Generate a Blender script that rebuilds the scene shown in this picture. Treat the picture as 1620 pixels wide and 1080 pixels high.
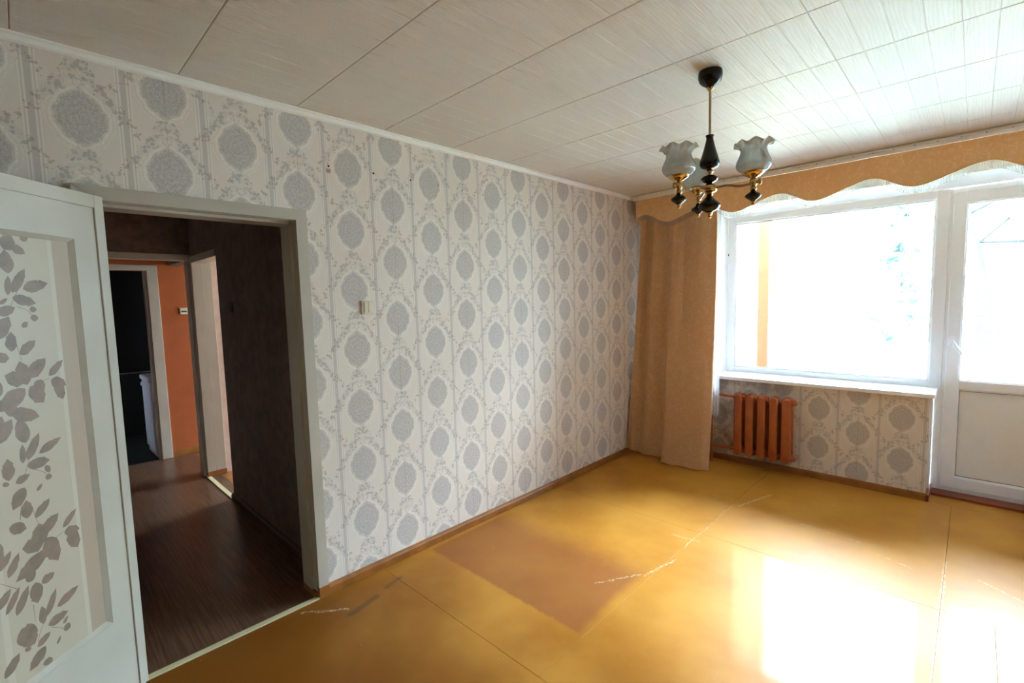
import bpy, bmesh, math, random
from mathutils import Vector, Matrix
from mathutils.geometry import delaunay_2d_cdt
from math import sin, cos, pi, radians, hypot, atan2

random.seed(7)
SC = bpy.context.scene
for o in list(bpy.data.objects):
    bpy.data.objects.remove(o)
COL = SC.collection

# ------------------------------------------------------------------ camera
F_PX = 753.65
YAW, PITCH, ROLL = radians(-44.1926), radians(-4.8669), radians(-1.4993)
CAM = Vector((2.5251, -4.6842, 1.5958))
fwd = Vector((sin(YAW)*cos(PITCH), cos(YAW)*cos(PITCH), sin(PITCH)))
rt = Vector((cos(YAW), -sin(YAW), 0))
up = rt.cross(fwd)
rt2 = cos(ROLL)*rt + sin(ROLL)*up
up2 = -sin(ROLL)*rt + cos(ROLL)*up
cd = bpy.data.cameras.new('camera')
cam = bpy.data.objects.new('camera', cd)
COL.objects.link(cam)
cd.sensor_fit = 'HORIZONTAL'
cd.sensor_width = 36.0
cd.lens = F_PX*36.0/1620.0
cd.clip_start = 0.02
mw = Matrix((rt2, up2, -fwd)).transposed().to_4x4()
mw.translation = CAM
cam.matrix_world = mw
SC.camera = cam

# ------------------------------------------------------------------ sky, exposure
SKY = 18.0
world = bpy.data.worlds.new('overcast_sky')
SC.world = world
world.use_nodes = True
wt = world.node_tree
bg = wt.nodes['Background']
bg.inputs[0].default_value = (0.76, 0.95, 1.21, 1)
# standard overcast sky: three times brighter at the zenith than at the horizon
tc = wt.nodes.new('ShaderNodeTexCoord')
sx = wt.nodes.new('ShaderNodeSeparateXYZ')
wt.links.new(tc.outputs['Generated'], sx.inputs[0])
mz = wt.nodes.new('ShaderNodeMath')
mz.operation = 'MAXIMUM'
wt.links.new(sx.outputs[2], mz.inputs[0])
mz.inputs[1].default_value = 0.0
mg = wt.nodes.new('ShaderNodeMath')
mg.operation = 'MULTIPLY_ADD'
wt.links.new(mz.outputs[0], mg.inputs[0])
mg.inputs[1].default_value = SKY*2/3
mg.inputs[2].default_value = SKY/3
wt.links.new(mg.outputs[0], bg.inputs[1])
SC.view_settings.view_transform = 'Standard'
SC.view_settings.look = 'None'
SC.view_settings.gamma = 1.0
SC.view_settings.use_curve_mapping = False
SC.cycles.diffuse_bounces = 8
SC.cycles.adaptive_threshold = 0.04
SC.view_settings.exposure = 2.98


def portal(name, loc, w, h):
    ld = bpy.data.lights.new(name, 'AREA')
    ld.shape = 'RECTANGLE'
    ld.size, ld.size_y = w, h
    ld.cycles.is_portal = True
    o = bpy.data.objects.new(name, ld)
    COL.objects.link(o)
    o.location = loc
    o.rotation_euler = (radians(-90), 0, 0)   # light travels towards -y, into the rooms
    return o


portal('window_daylight', (1.535, 0.385, 1.58), 1.47, 1.42)
portal('balcony_door_daylight', (2.72, 0.385, 1.56), 0.58, 1.34)
portal('added_window_daylight', (3.645, 0.385, 1.58), 0.87, 1.42)  # portal for the added, unseen window
portal('kitchen_window_daylight', (-2.45, 0.36, 1.575), 1.7, 1.35)

# ------------------------------------------------------------------ dimensions
H = 2.60            # ceiling height
XR = 4.40           # right wall
YB = -5.40          # back wall
YF = 0.30           # inner face of window frame
T0, T1 = -4.455, -3.665   # interior door opening along y
DTOP = 2.035

# ------------------------------------------------------------------ node helpers


class NB:
    def __init__(s, name):
        s.m = bpy.data.materials.new(name)
        s.m.use_nodes = True
        s.t = s.m.node_tree
        s.t.nodes.clear()
        s.out = s.t.nodes.new('ShaderNodeOutputMaterial')

    def n(s, kind, **kw):
        nd = s.t.nodes.new(kind)
        for k, v in kw.items():
            setattr(nd, k, v)
        return nd

    def put(s, sock, v):
        if v is None:
            return
        if isinstance(v, bpy.types.NodeSocket):
            s.t.links.new(v, sock)
        elif sock.type == 'RGBA':
            sock.default_value = (v[0], v[1], v[2], 1)
        else:
            sock.default_value = v

    def M(s, op, a, b=None, c=None, clamp=False):
        nd = s.n('ShaderNodeMath', operation=op, use_clamp=clamp)
        s.put(nd.inputs[0], a)
        s.put(nd.inputs[1], b)
        s.put(nd.inputs[2], c)
        return nd.outputs[0]

    def add(s, a, b): return s.M('ADD', a, b)
    def sub(s, a, b): return s.M('SUBTRACT', a, b)
    def mul(s, a, b): return s.M('MULTIPLY', a, b)
    def mx(s, a, b): return s.M('MAXIMUM', a, b)
    def mn(s, a, b): return s.M('MINIMUM', a, b)
    def ab(s, a): return s.M('ABSOLUTE', a)

    def sm(s, x, e0, e1):
        """0 at e0, 1 at e1"""
        nd = s.n('ShaderNodeMapRange', interpolation_type='SMOOTHSTEP', clamp=True)
        s.put(nd.inputs['Value'], x)
        a, b, lo, hi = e0, e1, 0.0, 1.0
        if e0 > e1:
            a, b, lo, hi = e1, e0, 1.0, 0.0
        nd.inputs['From Min'].default_value = a
        nd.inputs['From Max'].default_value = b
        nd.inputs['To Min'].default_value = lo
        nd.inputs['To Max'].default_value = hi
        return nd.outputs['Result']

    def band(s, x, c, hw, soft):
        return s.sm(s.ab(s.sub(x, c)), hw+soft, hw)

    def xyz(s, v):
        nd = s.n('ShaderNodeSeparateXYZ')
        s.put(nd.inputs[0], v)
        return nd.outputs[0], nd.outputs[1], nd.outputs[2]

    def vec(s, x, y, z=0.0):
        nd = s.n('ShaderNodeCombineXYZ')
        for i, v in enumerate((x, y, z)):
            s.put(nd.inputs[i], v)
        return nd.outputs[0]

    def dist(s, v, p):
        nd = s.n('ShaderNodeVectorMath', operation='DISTANCE')
        s.put(nd.inputs[0], v)
        nd.inputs[1].default_value = p
        return nd.outputs['Value']

    def scale(s, v, sc):
        nd = s.n('ShaderNodeVectorMath', operation='MULTIPLY')
        s.put(nd.inputs[0], v)
        nd.inputs[1].default_value = sc
        return nd.outputs[0]

    def noise(s, v, scale, detail=2.0, rough=0.5, dist=0.0):
        nd = s.n('ShaderNodeTexNoise')
        s.put(nd.inputs['Vector'], v)
        nd.inputs['Scale'].default_value = scale
        nd.inputs['Detail'].default_value = detail
        nd.inputs['Roughness'].default_value = rough
        nd.inputs['Distortion'].default_value = dist
        return nd.outputs[0]

    def voro(s, v, scale):
        nd = s.n('ShaderNodeTexVoronoi')
        s.put(nd.inputs['Vector'], v)
        nd.inputs['Scale'].default_value = scale
        return nd.outputs['Distance']

    def mix(s, f, a, b):
        nd = s.n('ShaderNodeMix', data_type='RGBA')
        s.put(nd.inputs[0], f)
        s.put(nd.inputs[6], a)
        s.put(nd.inputs[7], b)
        return nd.outputs[2]

    def pos(s): return s.n('ShaderNodeNewGeometry').outputs['Position']
    def obj(s): return s.n('ShaderNodeTexCoord').outputs['Object']

    def bump(s, h, strength=0.3, distance=0.002):
        nd = s.n('ShaderNodeBump')
        s.put(nd.inputs['Height'], h)
        nd.inputs['Strength'].default_value = strength
        nd.inputs['Distance'].default_value = distance
        return nd.outputs[0]

    def pbr(s, col, rough=0.5, metal=0.0, normal=None, **kw):
        nd = s.n('ShaderNodeBsdfPrincipled')
        s.put(nd.inputs['Base Color'], col)
        s.put(nd.inputs['Roughness'], rough)
        s.put(nd.inputs['Metallic'], metal)
        if normal is not None:
            s.put(nd.inputs['Normal'], normal)
        for k, v in kw.items():
            s.put(nd.inputs[k.replace('_', ' ')], v)
        return nd.outputs[0]

    def done(s, sh):
        s.t.links.new(sh, s.out.inputs[0])
        return s.m


def L(r, g, b):
    """sRGB 0..255 to linear"""
    f = lambda c: (c/255/12.92) if c <= 10 else ((c/255+0.055)/1.055)**2.4
    return (f(r), f(g), f(b))


def paint(name, col, rough=0.5, var=0.08, scale=6.0, bump=0.1, bscale=60.0, chips=None, **kw):
    b = NB(name)
    p = b.pos()
    n = b.noise(p, scale, 2.0, 0.6)
    dark = tuple(c*(1-2*var) for c in col)
    c = b.mix(b.sm(n, 0.3, 0.7), dark, col)
    if chips:
        k = b.sm(b.noise(p, 38.0, 5.0, 0.65), 0.70, 0.73)
        c = b.mix(k, c, chips)
    return b.done(b.pbr(c, rough, normal=b.bump(b.noise(p, bscale, 0.0), bump, 0.002), **kw))


def wallpaper(name, axis, u0, v0, tint=(1, 1, 1), stain=False):
    W, HH = 0.2755, 0.335
    b = NB(name)
    p = b.pos()
    X, Y, Z = b.xyz(p)
    u = b.sub(Y if axis == 'y' else X, u0)
    v = b.sub(Z, v0)
    c = b.M('FLOOR', b.add(b.M('DIVIDE', u, W), 0.5))
    du = b.sub(u, b.mul(c, W))
    odd = b.M('FLOORED_MODULO', c, 2.0)
    vv = b.add(v, b.mul(odd, HH/2))
    dv = b.sub(b.M('FLOORED_MODULO', b.add(vv, HH/2), HH), HH/2)
    ax = b.ab(du)
    # hand-drawn wobble
    n1 = b.noise(p, 85.0, 1.0, 0.7)
    n2 = b.noise(b.scale(p, (1.0, -1.0, 1.3)), 110.0, 1.0, 0.6)
    axw = b.add(ax, b.mul(b.sub(n1, 0.5), 0.036))
    dvw = b.add(dv, b.mul(b.sub(n2, 0.5), 0.036))
    q = b.vec(axw, dvw)
    # medallion: shield wide at the sides, scalloped
    s_ = b.M('DIVIDE', ax, 0.079)
    t_ = b.M('DIVIDE', b.ab(b.sub(dv, 0.002)), 0.099)
    d = b.M('POWER', b.add(b.M('POWER', s_, 1.75), b.M('POWER', t_, 1.55)), 0.60)
    ang = b.M('ARCTAN2', dv, b.add(ax, 0.0001))
    d = b.add(d, b.mul(b.M('COSINE', b.mul(ang, 10.0)), 0.028))
    dn = b.add(d, b.mul(b.sub(n1, 0.5), 0.22))
    med = b.sm(dn, 1.03, 0.97)
    rim = b.band(d, 1.04, 0.022, 0.03)
    halo = b.mul(b.band(dn, 1.15, 0.020, 0.05), b.sm(n2, 0.30, 0.55))
    halo2 = b.mul(b.band(dn, 1.36, 0.02, 0.04), b.sm(n1, 0.35, 0.6))
    # lace inside the medallion
    lace = b.voro(p, 150.0)
    rings = b.M('SINE', b.add(b.mul(d, 24.0), b.mul(n2, 14.0)))
    lace = b.add(b.mul(b.sm(lace, 0.15, 0.5), 0.55), b.mul(b.sm(rings, -0.4, 0.9), 0.45))

    def blobs(lst):
        r = None
        for (x, y, rad) in lst:
            k = b.sub(b.dist(q, (x, y, 0)), rad)
            r = k if r is None else b.mn(r, k)
        return r
    grey = blobs([(.058, .130, .015), (.070, .108, .014), (.048, .112, .009), (.088, .086, .014), (.102, .068, .009),
                  (.116, .050, .011), (.126, .030, .009), (0, -.137, .018), (.022, -.146, .011), (.012, -.120, .009),
                  (.038, -.152, .008), (.030, -.126, .006), (.040, .150, .008), (.018, .155, .007)])
    brown = blobs([(.128, -.160, .010), (.113, -.166, .009), (.107, .137, .008), (.101, .152, .007), (.133, .062, .007),
                   (.131, -.140, .007), (.078, .133, .005), (.045, -.163, .006), (.108, .030, .005), (.122, .010, .006)])
    petal = b.sm(b.voro(p, 66.0), 0.60, 0.42)
    gmask = b.mul(b.sm(grey, 0.006, 0.000), b.add(b.mul(petal, 0.75), 0.25))
    bmask = b.mul(b.sm(brown, 0.006, 0.000), petal)
    orn = b.band(b.add(b.ab(axw), b.mul(b.ab(b.sub(dvw, 0.134)), 1.1)), 0.019, 0.0015, 0.002)
    # stripes between the columns
    st = b.band(ax, 0.1340, 0.0050, 0.0012)
    st = b.mx(st, b.mul(b.band(ax, 0.1200, 0.0018, 0.0012), 0.7))
    st_l = b.mx(b.band(ax, 0.1235, 0.0016, 0.0012), b.band(ax, 0.1145, 0.0012, 0.0012))
    wav = b.M('SINE', b.add(b.mul(ax, 900.0), b.mul(n2, 9.0)))
    base = L(229, 218, 205)
    nb_ = b.noise(p, 1.6, 1.0)
    col = b.mix(b.mul(b.sm(nb_, 0.35, 0.7), 0.35), base, L(218, 203, 185))
    col = b.mix(b.mul(b.sm(wav, 0.2, 0.9), 0.10), col, L(190, 176, 160))
    light = L(242, 238, 230)
    col = b.mix(b.mul(b.mx(halo, b.mx(b.mul(st_l, 0.7), b.mul(halo2, 0.6))), 0.60), col, light)
    col = b.mix(b.mul(st, 0.50), col, L(180, 171, 165))
    col = b.mix(b.mul(med, b.add(b.mul(lace, 0.50), 0.16)), col, L(150, 148, 150))
    col = b.mix(b.mul(rim, 0.14), col, L(120, 116, 112))
    col = b.mix(b.mul(orn, 0.55), col, L(160, 152, 145))
    col = b.mix(b.mul(gmask, 0.50), col, L(142, 140, 140))
    col = b.mix(b.mul(bmask, 0.55), col, L(160, 134, 122))
    # roll seams run through every other column
    seam = b.mul(b.band(du, 0.0, 0.0007, 0.0006), odd)
    seam = b.mul(seam, b.sm(nb_, 0.42, 0.55))
    col = b.mix(b.mul(seam, 0.5), col, L(95, 82, 70))
    if stain:
        pn = b.vec(X, b.add(Y, b.mul(b.sub(n1, .5), .02)), b.add(Z, b.mul(b.sub(n2, .5), .03)))
        k = b.sm(b.dist(pn, (0.0, -3.468, 2.318)), 0.020, 0.006)
        col = b.mix(b.mul(k, 0.75), col, L(150, 95, 60))
        # grey grime behind the radiator
    if axis == 'x':
        k = b.mul(b.sm(X, 1.55, 1.15), b.sm(b.noise(p, 7.0, 4.0, 0.65), 0.38, 0.62))
        col = b.mix(b.mul(k, 0.55), col, L(120, 112, 112))
    h = b.add(b.mul(b.band(d, 1.15, 0.10, 0.08), 0.5), b.mul(b.noise(p, 130.0, 0.0), 0.6))
    return b.done(b.pbr(col, 0.62, normal=b.bump(h, 0.35, 0.0015), Specular_IOR_Level=0.3))


def floor_mat():
    b = NB('ochre_floor_paint')
    p = b.pos()
    X, Y, Z = b.xyz(p)
    n = b.noise(p, 1.6, 3.0, 0.6)
    nf = b.noise(p, 22.0, 2.0, 0.6)
    col = b.mix(b.sm(n, 0.3, 0.7), L(180, 118, 40), L(202, 142, 56))
    col = b.mix(b.mul(b.sm(nf, 0.45, 0.75), 0.25), col, L(190, 136, 70))
    # browner towards the rear, with the dimming away from the window painted in
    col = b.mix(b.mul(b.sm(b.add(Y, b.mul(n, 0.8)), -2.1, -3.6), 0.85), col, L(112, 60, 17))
    # brown unfaded rectangle where furniture stood
    wx = b.add(X, b.mul(b.sub(n, 0.5), 0.14))
    wy = b.add(Y, b.mul(b.sub(nf, 0.5), 0.04))
    r = b.mul(b.mul(b.sm(X, 0.03, 0.07), b.sm(wx, 1.24, 1.17)), b.mul(b.sm(wy, -2.955, -2.925), b.sm(wy, -2.12, -2.42)))
    col = b.mix(b.mul(r, 0.62), col, L(136, 74, 46))
    # faint dusty rectangle next to it
    # purple-brown scuffs near the door
    def seg(ax, ay, bx, by):
        dx, dy = bx-ax, by-ay
        ln = hypot(dx, dy)
        ux, uy = dx/ln, dy/ln
        rx, ry = b.sub(wx0, ax), b.sub(wy0, ay)
        t = b.add(b.mul(rx, ux), b.mul(ry, uy))
        w = b.ab(b.sub(b.mul(rx, uy), b.mul(ry, ux)))
        t2 = b.sub(t, b.mn(b.mx(t, 0.0), ln))
        return b.add(w, b.ab(t2))
    wx0 = b.add(X, b.mul(b.sub(nf, 0.5), 0.03))
    wy0 = b.add(Y, b.mul(b.sub(0.5, nf), 0.03))
    sc = b.mx(b.sm(seg(0.27, -3.62, 0.23, -3.44), 0.030, 0.006), b.sm(seg(0.20, -3.37, 0.17, -3.25), 0.024, 0.002))
    col = b.mix(b.mul(sc, 0.6), col, L(96, 62, 52))
    # pale scratches and chips
    white = None
    for a in ((1.255, -1.86, 1.255, -1.02, .0045), (1.30, -1.00, 1.42, -0.62, .014), (1.72, -1.02, 2.06, -1.06, .006),
              (0.06, -3.78, 0.22, -3.60, .012), (1.13, -1.74, 1.30, -1.72, .008), (1.22, -2.30, 1.28, -2.02, .010),
              (2.15, -1.16, 2.32, -1.22, .006), (1.05, -2.55, 1.20, -2.30, .008), (2.462, -1.0, 2.462, -2.3, .010),
              (2.60, -1.13, 2.85, -1.30, .008), (1.74, -0.50, 1.86, -0.55, .004)):
        k = b.sm(seg(*a[:4]), a[4], a[4]*0.2)
        white = k if white is None else b.mx(white, k)
    n5 = b.noise(p, 50.0, 3.0, 0.75)
    brk = b.sm(n5, 0.42, 0.60)
    sp = b.mul(b.sm(n5, 0.69, 0.73), b.sm(n, 0.45, 0.6))
    white = b.mx(b.mul(white, b.add(b.mul(brk, 0.8), 0.1)), b.mul(sp, 0.8))
    col = b.mix(b.mul(white, 0.75), col, L(222, 200, 165))
    rough = b.add(0.36, b.mul(b.sm(n, 0.35, 0.75), 0.10))
    rough = b.add(rough, b.mul(r, 0.08))
    h = b.add(b.mul(b.noise(p, 3.0, 1.0), 2.2), b.mul(b.noise(p, 26.0, 0.0), 0.10))
    nrm = b.bump(h, 0.16, 0.01)
    return b.done(b.pbr(col, rough, normal=nrm, Specular_IOR_Level=0.09, Coat_Weight=0.11, Coat_Roughness=0.07))


def lino_mat():
    b = NB('wood_effect_linoleum')
    p = b.pos()
    X, Y, Z = b.xyz(p)
    pl = b.M('FLOOR', b.M('DIVIDE', Y, 0.09))
    v = b.vec(b.add(b.mul(X, 1.2), b.mul(pl, 3.7)), b.mul(Y, 40.0), 0)
    n = b.noise(v, 2.5, 5.0, 0.65)
    col = b.mix(b.sm(n, 0.3, 0.72), L(74, 49, 34), L(122, 88, 64))
    e = b.band(b.M('FLOORED_MODULO', Y, 0.09), 0.0, 0.0015, 0.001)
    col = b.mix(b.mul(e, 0.4), col, L(60, 40, 28))
    return b.done(b.pbr(col, 0.30, normal=b.bump(n, 0.08, 0.002)))


def ceiling_mat():
    b = NB('embossed_white_foam_tile')
    p = b.pos()
    X, Y, Z = b.xyz(p)
    k = b.M('FLOOR', b.M('DIVIDE', b.sub(X, 0.05), 0.1))
    ky = b.M('FLOOR', b.M('DIVIDE', b.add(Y, 5.13), 0.5))
    off = b.add(b.mul(k, 5.31), b.mul(ky, 9.7))
    lx = b.M('FLOORED_MODULO', b.sub(X, 0.05), 0.1)
    v = b.vec(b.mul(b.add(lx, b.mul(off, 0.13)), 9.0), b.mul(b.add(Y, off), 1.6), off)
    w = b.n('ShaderNodeTexWave', wave_type='BANDS', bands_direction='X', wave_profile='SIN')
    b.put(w.inputs['Vector'], v)
    w.inputs['Scale'].default_value = 2.6
    w.inputs['Distortion'].default_value = 7.0
    w.inputs['Detail'].default_value = 1.0
    w.inputs['Detail Scale'].default_value = 0.9
    g = w.outputs['Fac']
    fine = b.noise(b.scale(p, (140.0, 6.0, 1.0)), 1.0, 1.0, 0.6)
    h = b.add(b.mul(g, 0.8), b.mul(fine, 0.5))
    col = b.mix(b.mul(b.sm(b.noise(p, 1.1, 2.0, 0.6), 0.35, 0.7), 0.5), L(224, 221, 214), L(216, 210, 199))
    col = b.mix(b.mul(b.sm(h, 0.75, 0.35), 0.10), col, L(186, 168, 142))
    return b.done(b.pbr(col, 0.5, normal=b.bump(h, 0.45, 0.0025), Specular_IOR_Level=0.35))


def fabric(name, col, col2, transl=0.25, weave=420.0, motif=9.0, lo=0.46, hi=0.56):
    b = NB(name)
    p = b.pos()
    n = b.noise(p, motif, 3.0, 0.55, 2.2)
    m = b.mul(b.sm(n, lo, hi), b.sm(b.noise(p, motif*5, 2.0), 0.35, 0.6))
    X, Y, Z = b.xyz(p)
    wv = b.mul(b.M('SINE', b.mul(Z, weave*2)), b.M('SINE', b.mul(b.add(X, Y), weave*2)))
    c = b.mix(m, col, col2)
    c = b.mix(b.mul(b.sm(wv, 0.0, 0.8), 0.08), c, tuple(x*0.7 for x in col))
    nrm = b.bump(b.add(b.mul(m, 0.6), b.mul(wv, 0.15)), 0.25, 0.002)
    pb = b.pbr(c, 0.75, normal=nrm, Specular_IOR_Level=0.2, Sheen_Weight=0.15)
    tr = b.n('ShaderNodeBsdfTranslucent')
    b.put(tr.inputs[0], c)
    mx = b.n('ShaderNodeMixShader')
    mx.inputs[0].default_value = transl
    b.t.links.new(pb, mx.inputs[1])
    b.t.links.new(tr.outputs[0], mx.inputs[2])
    return b.done(mx.outputs[0])


def sheer(name, col, alpha, transl=0.6):
    b = NB(name)
    p = b.pos()
    X, Y, Z = b.xyz(p)
    df = b.n('ShaderNodeBsdfDiffuse')
    df.inputs[0].default_value = (*col, 1)
    tr = b.n('ShaderNodeBsdfTranslucent')
    tr.inputs[0].default_value = (*col, 1)
    m1 = b.n('ShaderNodeMixShader')
    m1.inputs[0].default_value = transl
    b.t.links.new(df.outputs[0], m1.inputs[1])
    b.t.links.new(tr.outputs[0], m1.inputs[2])
    tp = b.n('ShaderNodeBsdfTransparent')
    m2 = b.n('ShaderNodeMixShader')
    rib = b.mul(b.sm(b.M('SINE', b.mul(b.add(X, b.mul(b.noise(p, 9.0), 0.05)), 520.0)), 0.3, 0.9), 0.25)
    b.put(m2.inputs[0], b.add(alpha, rib))
    b.t.links.new(tp.outputs[0], m2.inputs[1])
    b.t.links.new(m1.outputs[0], m2.inputs[2])
    return b.done(m2.outputs[0])


def pane_glass(name):
    b = NB(name)
    fr = b.n('ShaderNodeFresnel')
    fr.inputs[0].default_value = 1.45
    tp = b.n('ShaderNodeBsdfTransparent')
    tp.inputs[0].default_value = (0.96, 0.98, 0.97, 1)
    gl = b.n('ShaderNodeBsdfGlossy')
    gl.inputs['Roughness'].default_value = 0.01
    m = b.n('ShaderNodeMixShader')
    b.t.links.new(fr.outputs[0], m.inputs[0])
    b.t.links.new(tp.outputs[0], m.inputs[1])
    b.t.links.new(gl.outputs[0], m.inputs[2])
    return b.done(m.outputs[0])


def shade_glass():
    b = NB('frosted_ribbed_glass')
    p = b.obj()
    X, Y, Z = b.xyz(p)
    ang = b.M('ARCTAN2', Y, X)
    rib = b.M('SINE', b.mul(ang, 36.0))
    nrm = b.bump(rib, 0.35, 0.002)
    df = b.n('ShaderNodeBsdfDiffuse')
    df.inputs[0].default_value = (0.90, 0.91, 0.88, 1)
    b.put(df.inputs['Normal'], nrm)
    tr = b.n('ShaderNodeBsdfTranslucent')
    tr.inputs[0].default_value = (0.93, 0.94, 0.91, 1)
    gl = b.n('ShaderNodeBsdfGlossy')
    gl.inputs['Roughness'].default_value = 0.12
    b.put(gl.inputs['Normal'], nrm)
    tp = b.n('ShaderNodeBsdfTransparent')
    tp.inputs[0].default_value = (0.9, 0.92, 0.9, 1)

    def mixs(f, a, c):
        m = b.n('ShaderNodeMixShader')
        b.put(m.inputs[0], f)
        b.t.links.new(a, m.inputs[1])
        b.t.links.new(c, m.inputs[2])
        return m.outputs[0]
    s1 = mixs(0.70, df.outputs[0], tr.outputs[0])
    s2 = mixs(0.25, s1, tp.outputs[0])
    fr = b.n('ShaderNodeFresnel')
    fr.inputs[0].default_value = 1.45
    return b.done(mixs(fr.outputs[0], s2, gl.outputs[0]))


def simple(name, col, rough=0.5, metal=0.0, **kw):
    b = NB(name)
    p = b.obj()
    n = b.noise(p, 30.0, 0.0)
    c = b.mix(b.mul(n, 0.3), col, tuple(x*0.9 for x in col))
    return b.done(b.pbr(c, rough, metal, **kw))


MAT = {}
MAT['wp_left'] = wallpaper('medallion_wallpaper_side', 'y', -3.355, 0.0, stain=True)
MAT['wp_win'] = wallpaper('medallion_wallpaper_window', 'x', 1.604, 0.275)
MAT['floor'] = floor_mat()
MAT['floor_base'] = simple('subfloor_joint', L(112, 72, 30), 0.8)
MAT['lino'] = lino_mat()
MAT['ceil'] = ceiling_mat()
MAT['ceil_base'] = simple('ceiling_joint_glue', L(168, 138, 100), 0.8)
MAT['white_old'] = paint('aged_white_gloss_paint', L(192, 184, 167), 0.38, 0.05, 3.0, 0.12, 40.0)
MAT['white_trim'] = paint('white_cornice_paint', L(244, 242, 236), 0.45, 0.02)
MAT['white_plaster'] = paint('white_plaster', L(236, 236, 234), 0.7, 0.03)
MAT['pvc'] = simple('white_pvc', L(246, 247, 250), 0.28)
MAT['gasket'] = simple('grey_rubber_gasket', L(120, 120, 120), 0.6)
MAT['pvc_panel'] = simple('white_sandwich_panel', L(240, 239, 236), 0.35)
MAT['base_board'] = paint('brown_baseboard_paint', L(160, 100, 42), 0.35, 0.15, 9.0, 0.1, 40.0)
MAT['red_brown'] = paint('red_brown_floor_paint', L(146, 70, 40), 0.40, 0.12, 9.0, 0.15, 50.0, chips=L(225, 205, 185))
MAT['radiator'] = paint('orange_brown_radiator_paint', L(178, 92, 48), 0.38, 0.10, 12.0, 0.15, 50.0)
MAT['curtain'] = fabric('tan_jacquard_curtain', L(212, 170, 126), L(220, 182, 142), 0.18, motif=14.0)
MAT['valance'] = fabric('peach_valance_cloth', L(240, 196, 138), L(246, 210, 162), 0.16, motif=16.0, lo=0.5, hi=0.56)
MAT['tulle'] = sheer('white_tulle', (0.85, 0.85, 0.88), 0.45)
MAT['tape'] = sheer('clear_pleating_tape', (0.72, 0.70, 0.66), 0.22, 0.5)
MAT['glass'] = pane_glass('window_glass')
MAT['shade'] = shade_glass()
MAT['black_wood'] = simple('black_lacquered_wood', L(12, 11, 11), 0.25, Specular_IOR_Level=0.35)
MAT['brass'] = simple('polished_brass', L(206, 172, 112), 0.22, 1.0)
MAT['rod'] = simple('satin_brass_rod', L(170, 150, 118), 0.34, 1.0)
MAT['plastic'] = simple('cream_switch_plastic', L(222, 210, 184), 0.35)
MAT['rail'] = simple('white_rail_plastic', L(246, 243, 236), 0.4)
MAT['hook'] = simple('dark_hook', L(70, 60, 50), 0.5)
MAT['nail'] = simple('dark_nail_hole', L(40, 32, 28), 0.8)
MAT['hall_base'] = paint('dark_baseboard_paint', L(84, 58, 40), 0.4, 0.1)
MAT['hall_wall'] = paint('dark_hall_wallpaper', L(128, 112, 101), 0.8, 0.15, 12.0, 0.3, 90.0)
MAT['hall_orange'] = paint('orange_hall_paint', L(172, 88, 36), 0.7, 0.05, 8.0, 0.15, 80.0)
MAT['kitchen_wall'] = paint('pale_pink_wallpaper', L(226, 204, 188), 0.75, 0.05, 16.0, 0.2, 60.0)
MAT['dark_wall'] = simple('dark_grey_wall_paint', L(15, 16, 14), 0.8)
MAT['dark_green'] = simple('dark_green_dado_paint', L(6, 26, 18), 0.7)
MAT['enamel'] = simple('white_enamel', L(216, 214, 220), 0.3)
MAT['threshold'] = simple('cream_threshold_strip', L(214, 202, 158), 0.45)
MAT['brown_wall'] = simple('brown_wallpaper', L(120, 92, 66), 0.8)
MAT['plain_wall'] = simple('pale_grey_blue_wallpaper', L(222, 229, 238), 0.8)
MAT['concrete'] = paint('balcony_concrete', L(112, 110, 106), 0.85, 0.1)
MAT['yellow_wood'] = paint('yellow_painted_wood', L(104, 44, 14), 0.5, 0.08)
MAT['ext_cream'] = paint('cream_exterior_paint', L(206, 184, 140), 0.8, 0.04)
MAT['ext_white'] = paint('white_exterior_plaster', L(240, 236, 222), 0.8, 0.03)
MAT['bark_pale'] = paint('pale_bark', L(104, 112, 108), 0.9, 0.2, 8.0)
MAT['bark'] = paint('dark_wet_bark', L(24, 28, 28), 0.9, 0.25, 8.0, 0.6, 14.0)
MAT['grass'] = paint('lawn', L(140, 150, 128), 0.9, 0.15, 1.5)


def leaf_mat(name, c):
    b = NB(name)
    pb = b.pbr(c, 0.6)
    tr = b.n('ShaderNodeBsdfTranslucent')
    tr.inputs[0].default_value = (*c, 1)
    m = b.n('ShaderNodeMixShader')
    m.inputs[0].default_value = 0.45
    b.t.links.new(pb, m.inputs[1])
    b.t.links.new(tr.outputs[0], m.inputs[2])
    return b.done(m.outputs[0])


MAT['leaf'] = leaf_mat('pale_green_leaves', L(130, 160, 155))


def frosted_panel():
    b = NB('frosted_balcony_panel')
    tr = b.n('ShaderNodeBsdfTranslucent')
    tr.inputs[0].default_value = (0.55, 0.57, 0.58, 1)
    df = b.n('ShaderNodeBsdfDiffuse')
    df.inputs[0].default_value = (0.55, 0.57, 0.58, 1)
    m = b.n('ShaderNodeMixShader')
    m.inputs[0].default_value = 0.65
    b.t.links.new(df.outputs[0], m.inputs[1])
    b.t.links.new(tr.outputs[0], m.inputs[2])
    return b.done(m.outputs[0])


MAT['frosted'] = frosted_panel()

# ------------------------------------------------------------------ mesh helpers


def bx(bm, x0, x1, y0, y1, z0, z1):
    vs = [bm.verts.new(p) for p in ((x0, y0, z0), (x1, y0, z0), (x1, y1, z0), (x0, y1, z0),
                                    (x0, y0, z1), (x1, y0, z1), (x1, y1, z1), (x0, y1, z1))]
    for f in ((0, 3, 2, 1), (4, 5, 6, 7), (0, 1, 5, 4), (1, 2, 6, 5), (2, 3, 7, 6), (3, 0, 4, 7)):
        bm.faces.new([vs[i] for i in f])
    return vs


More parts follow.
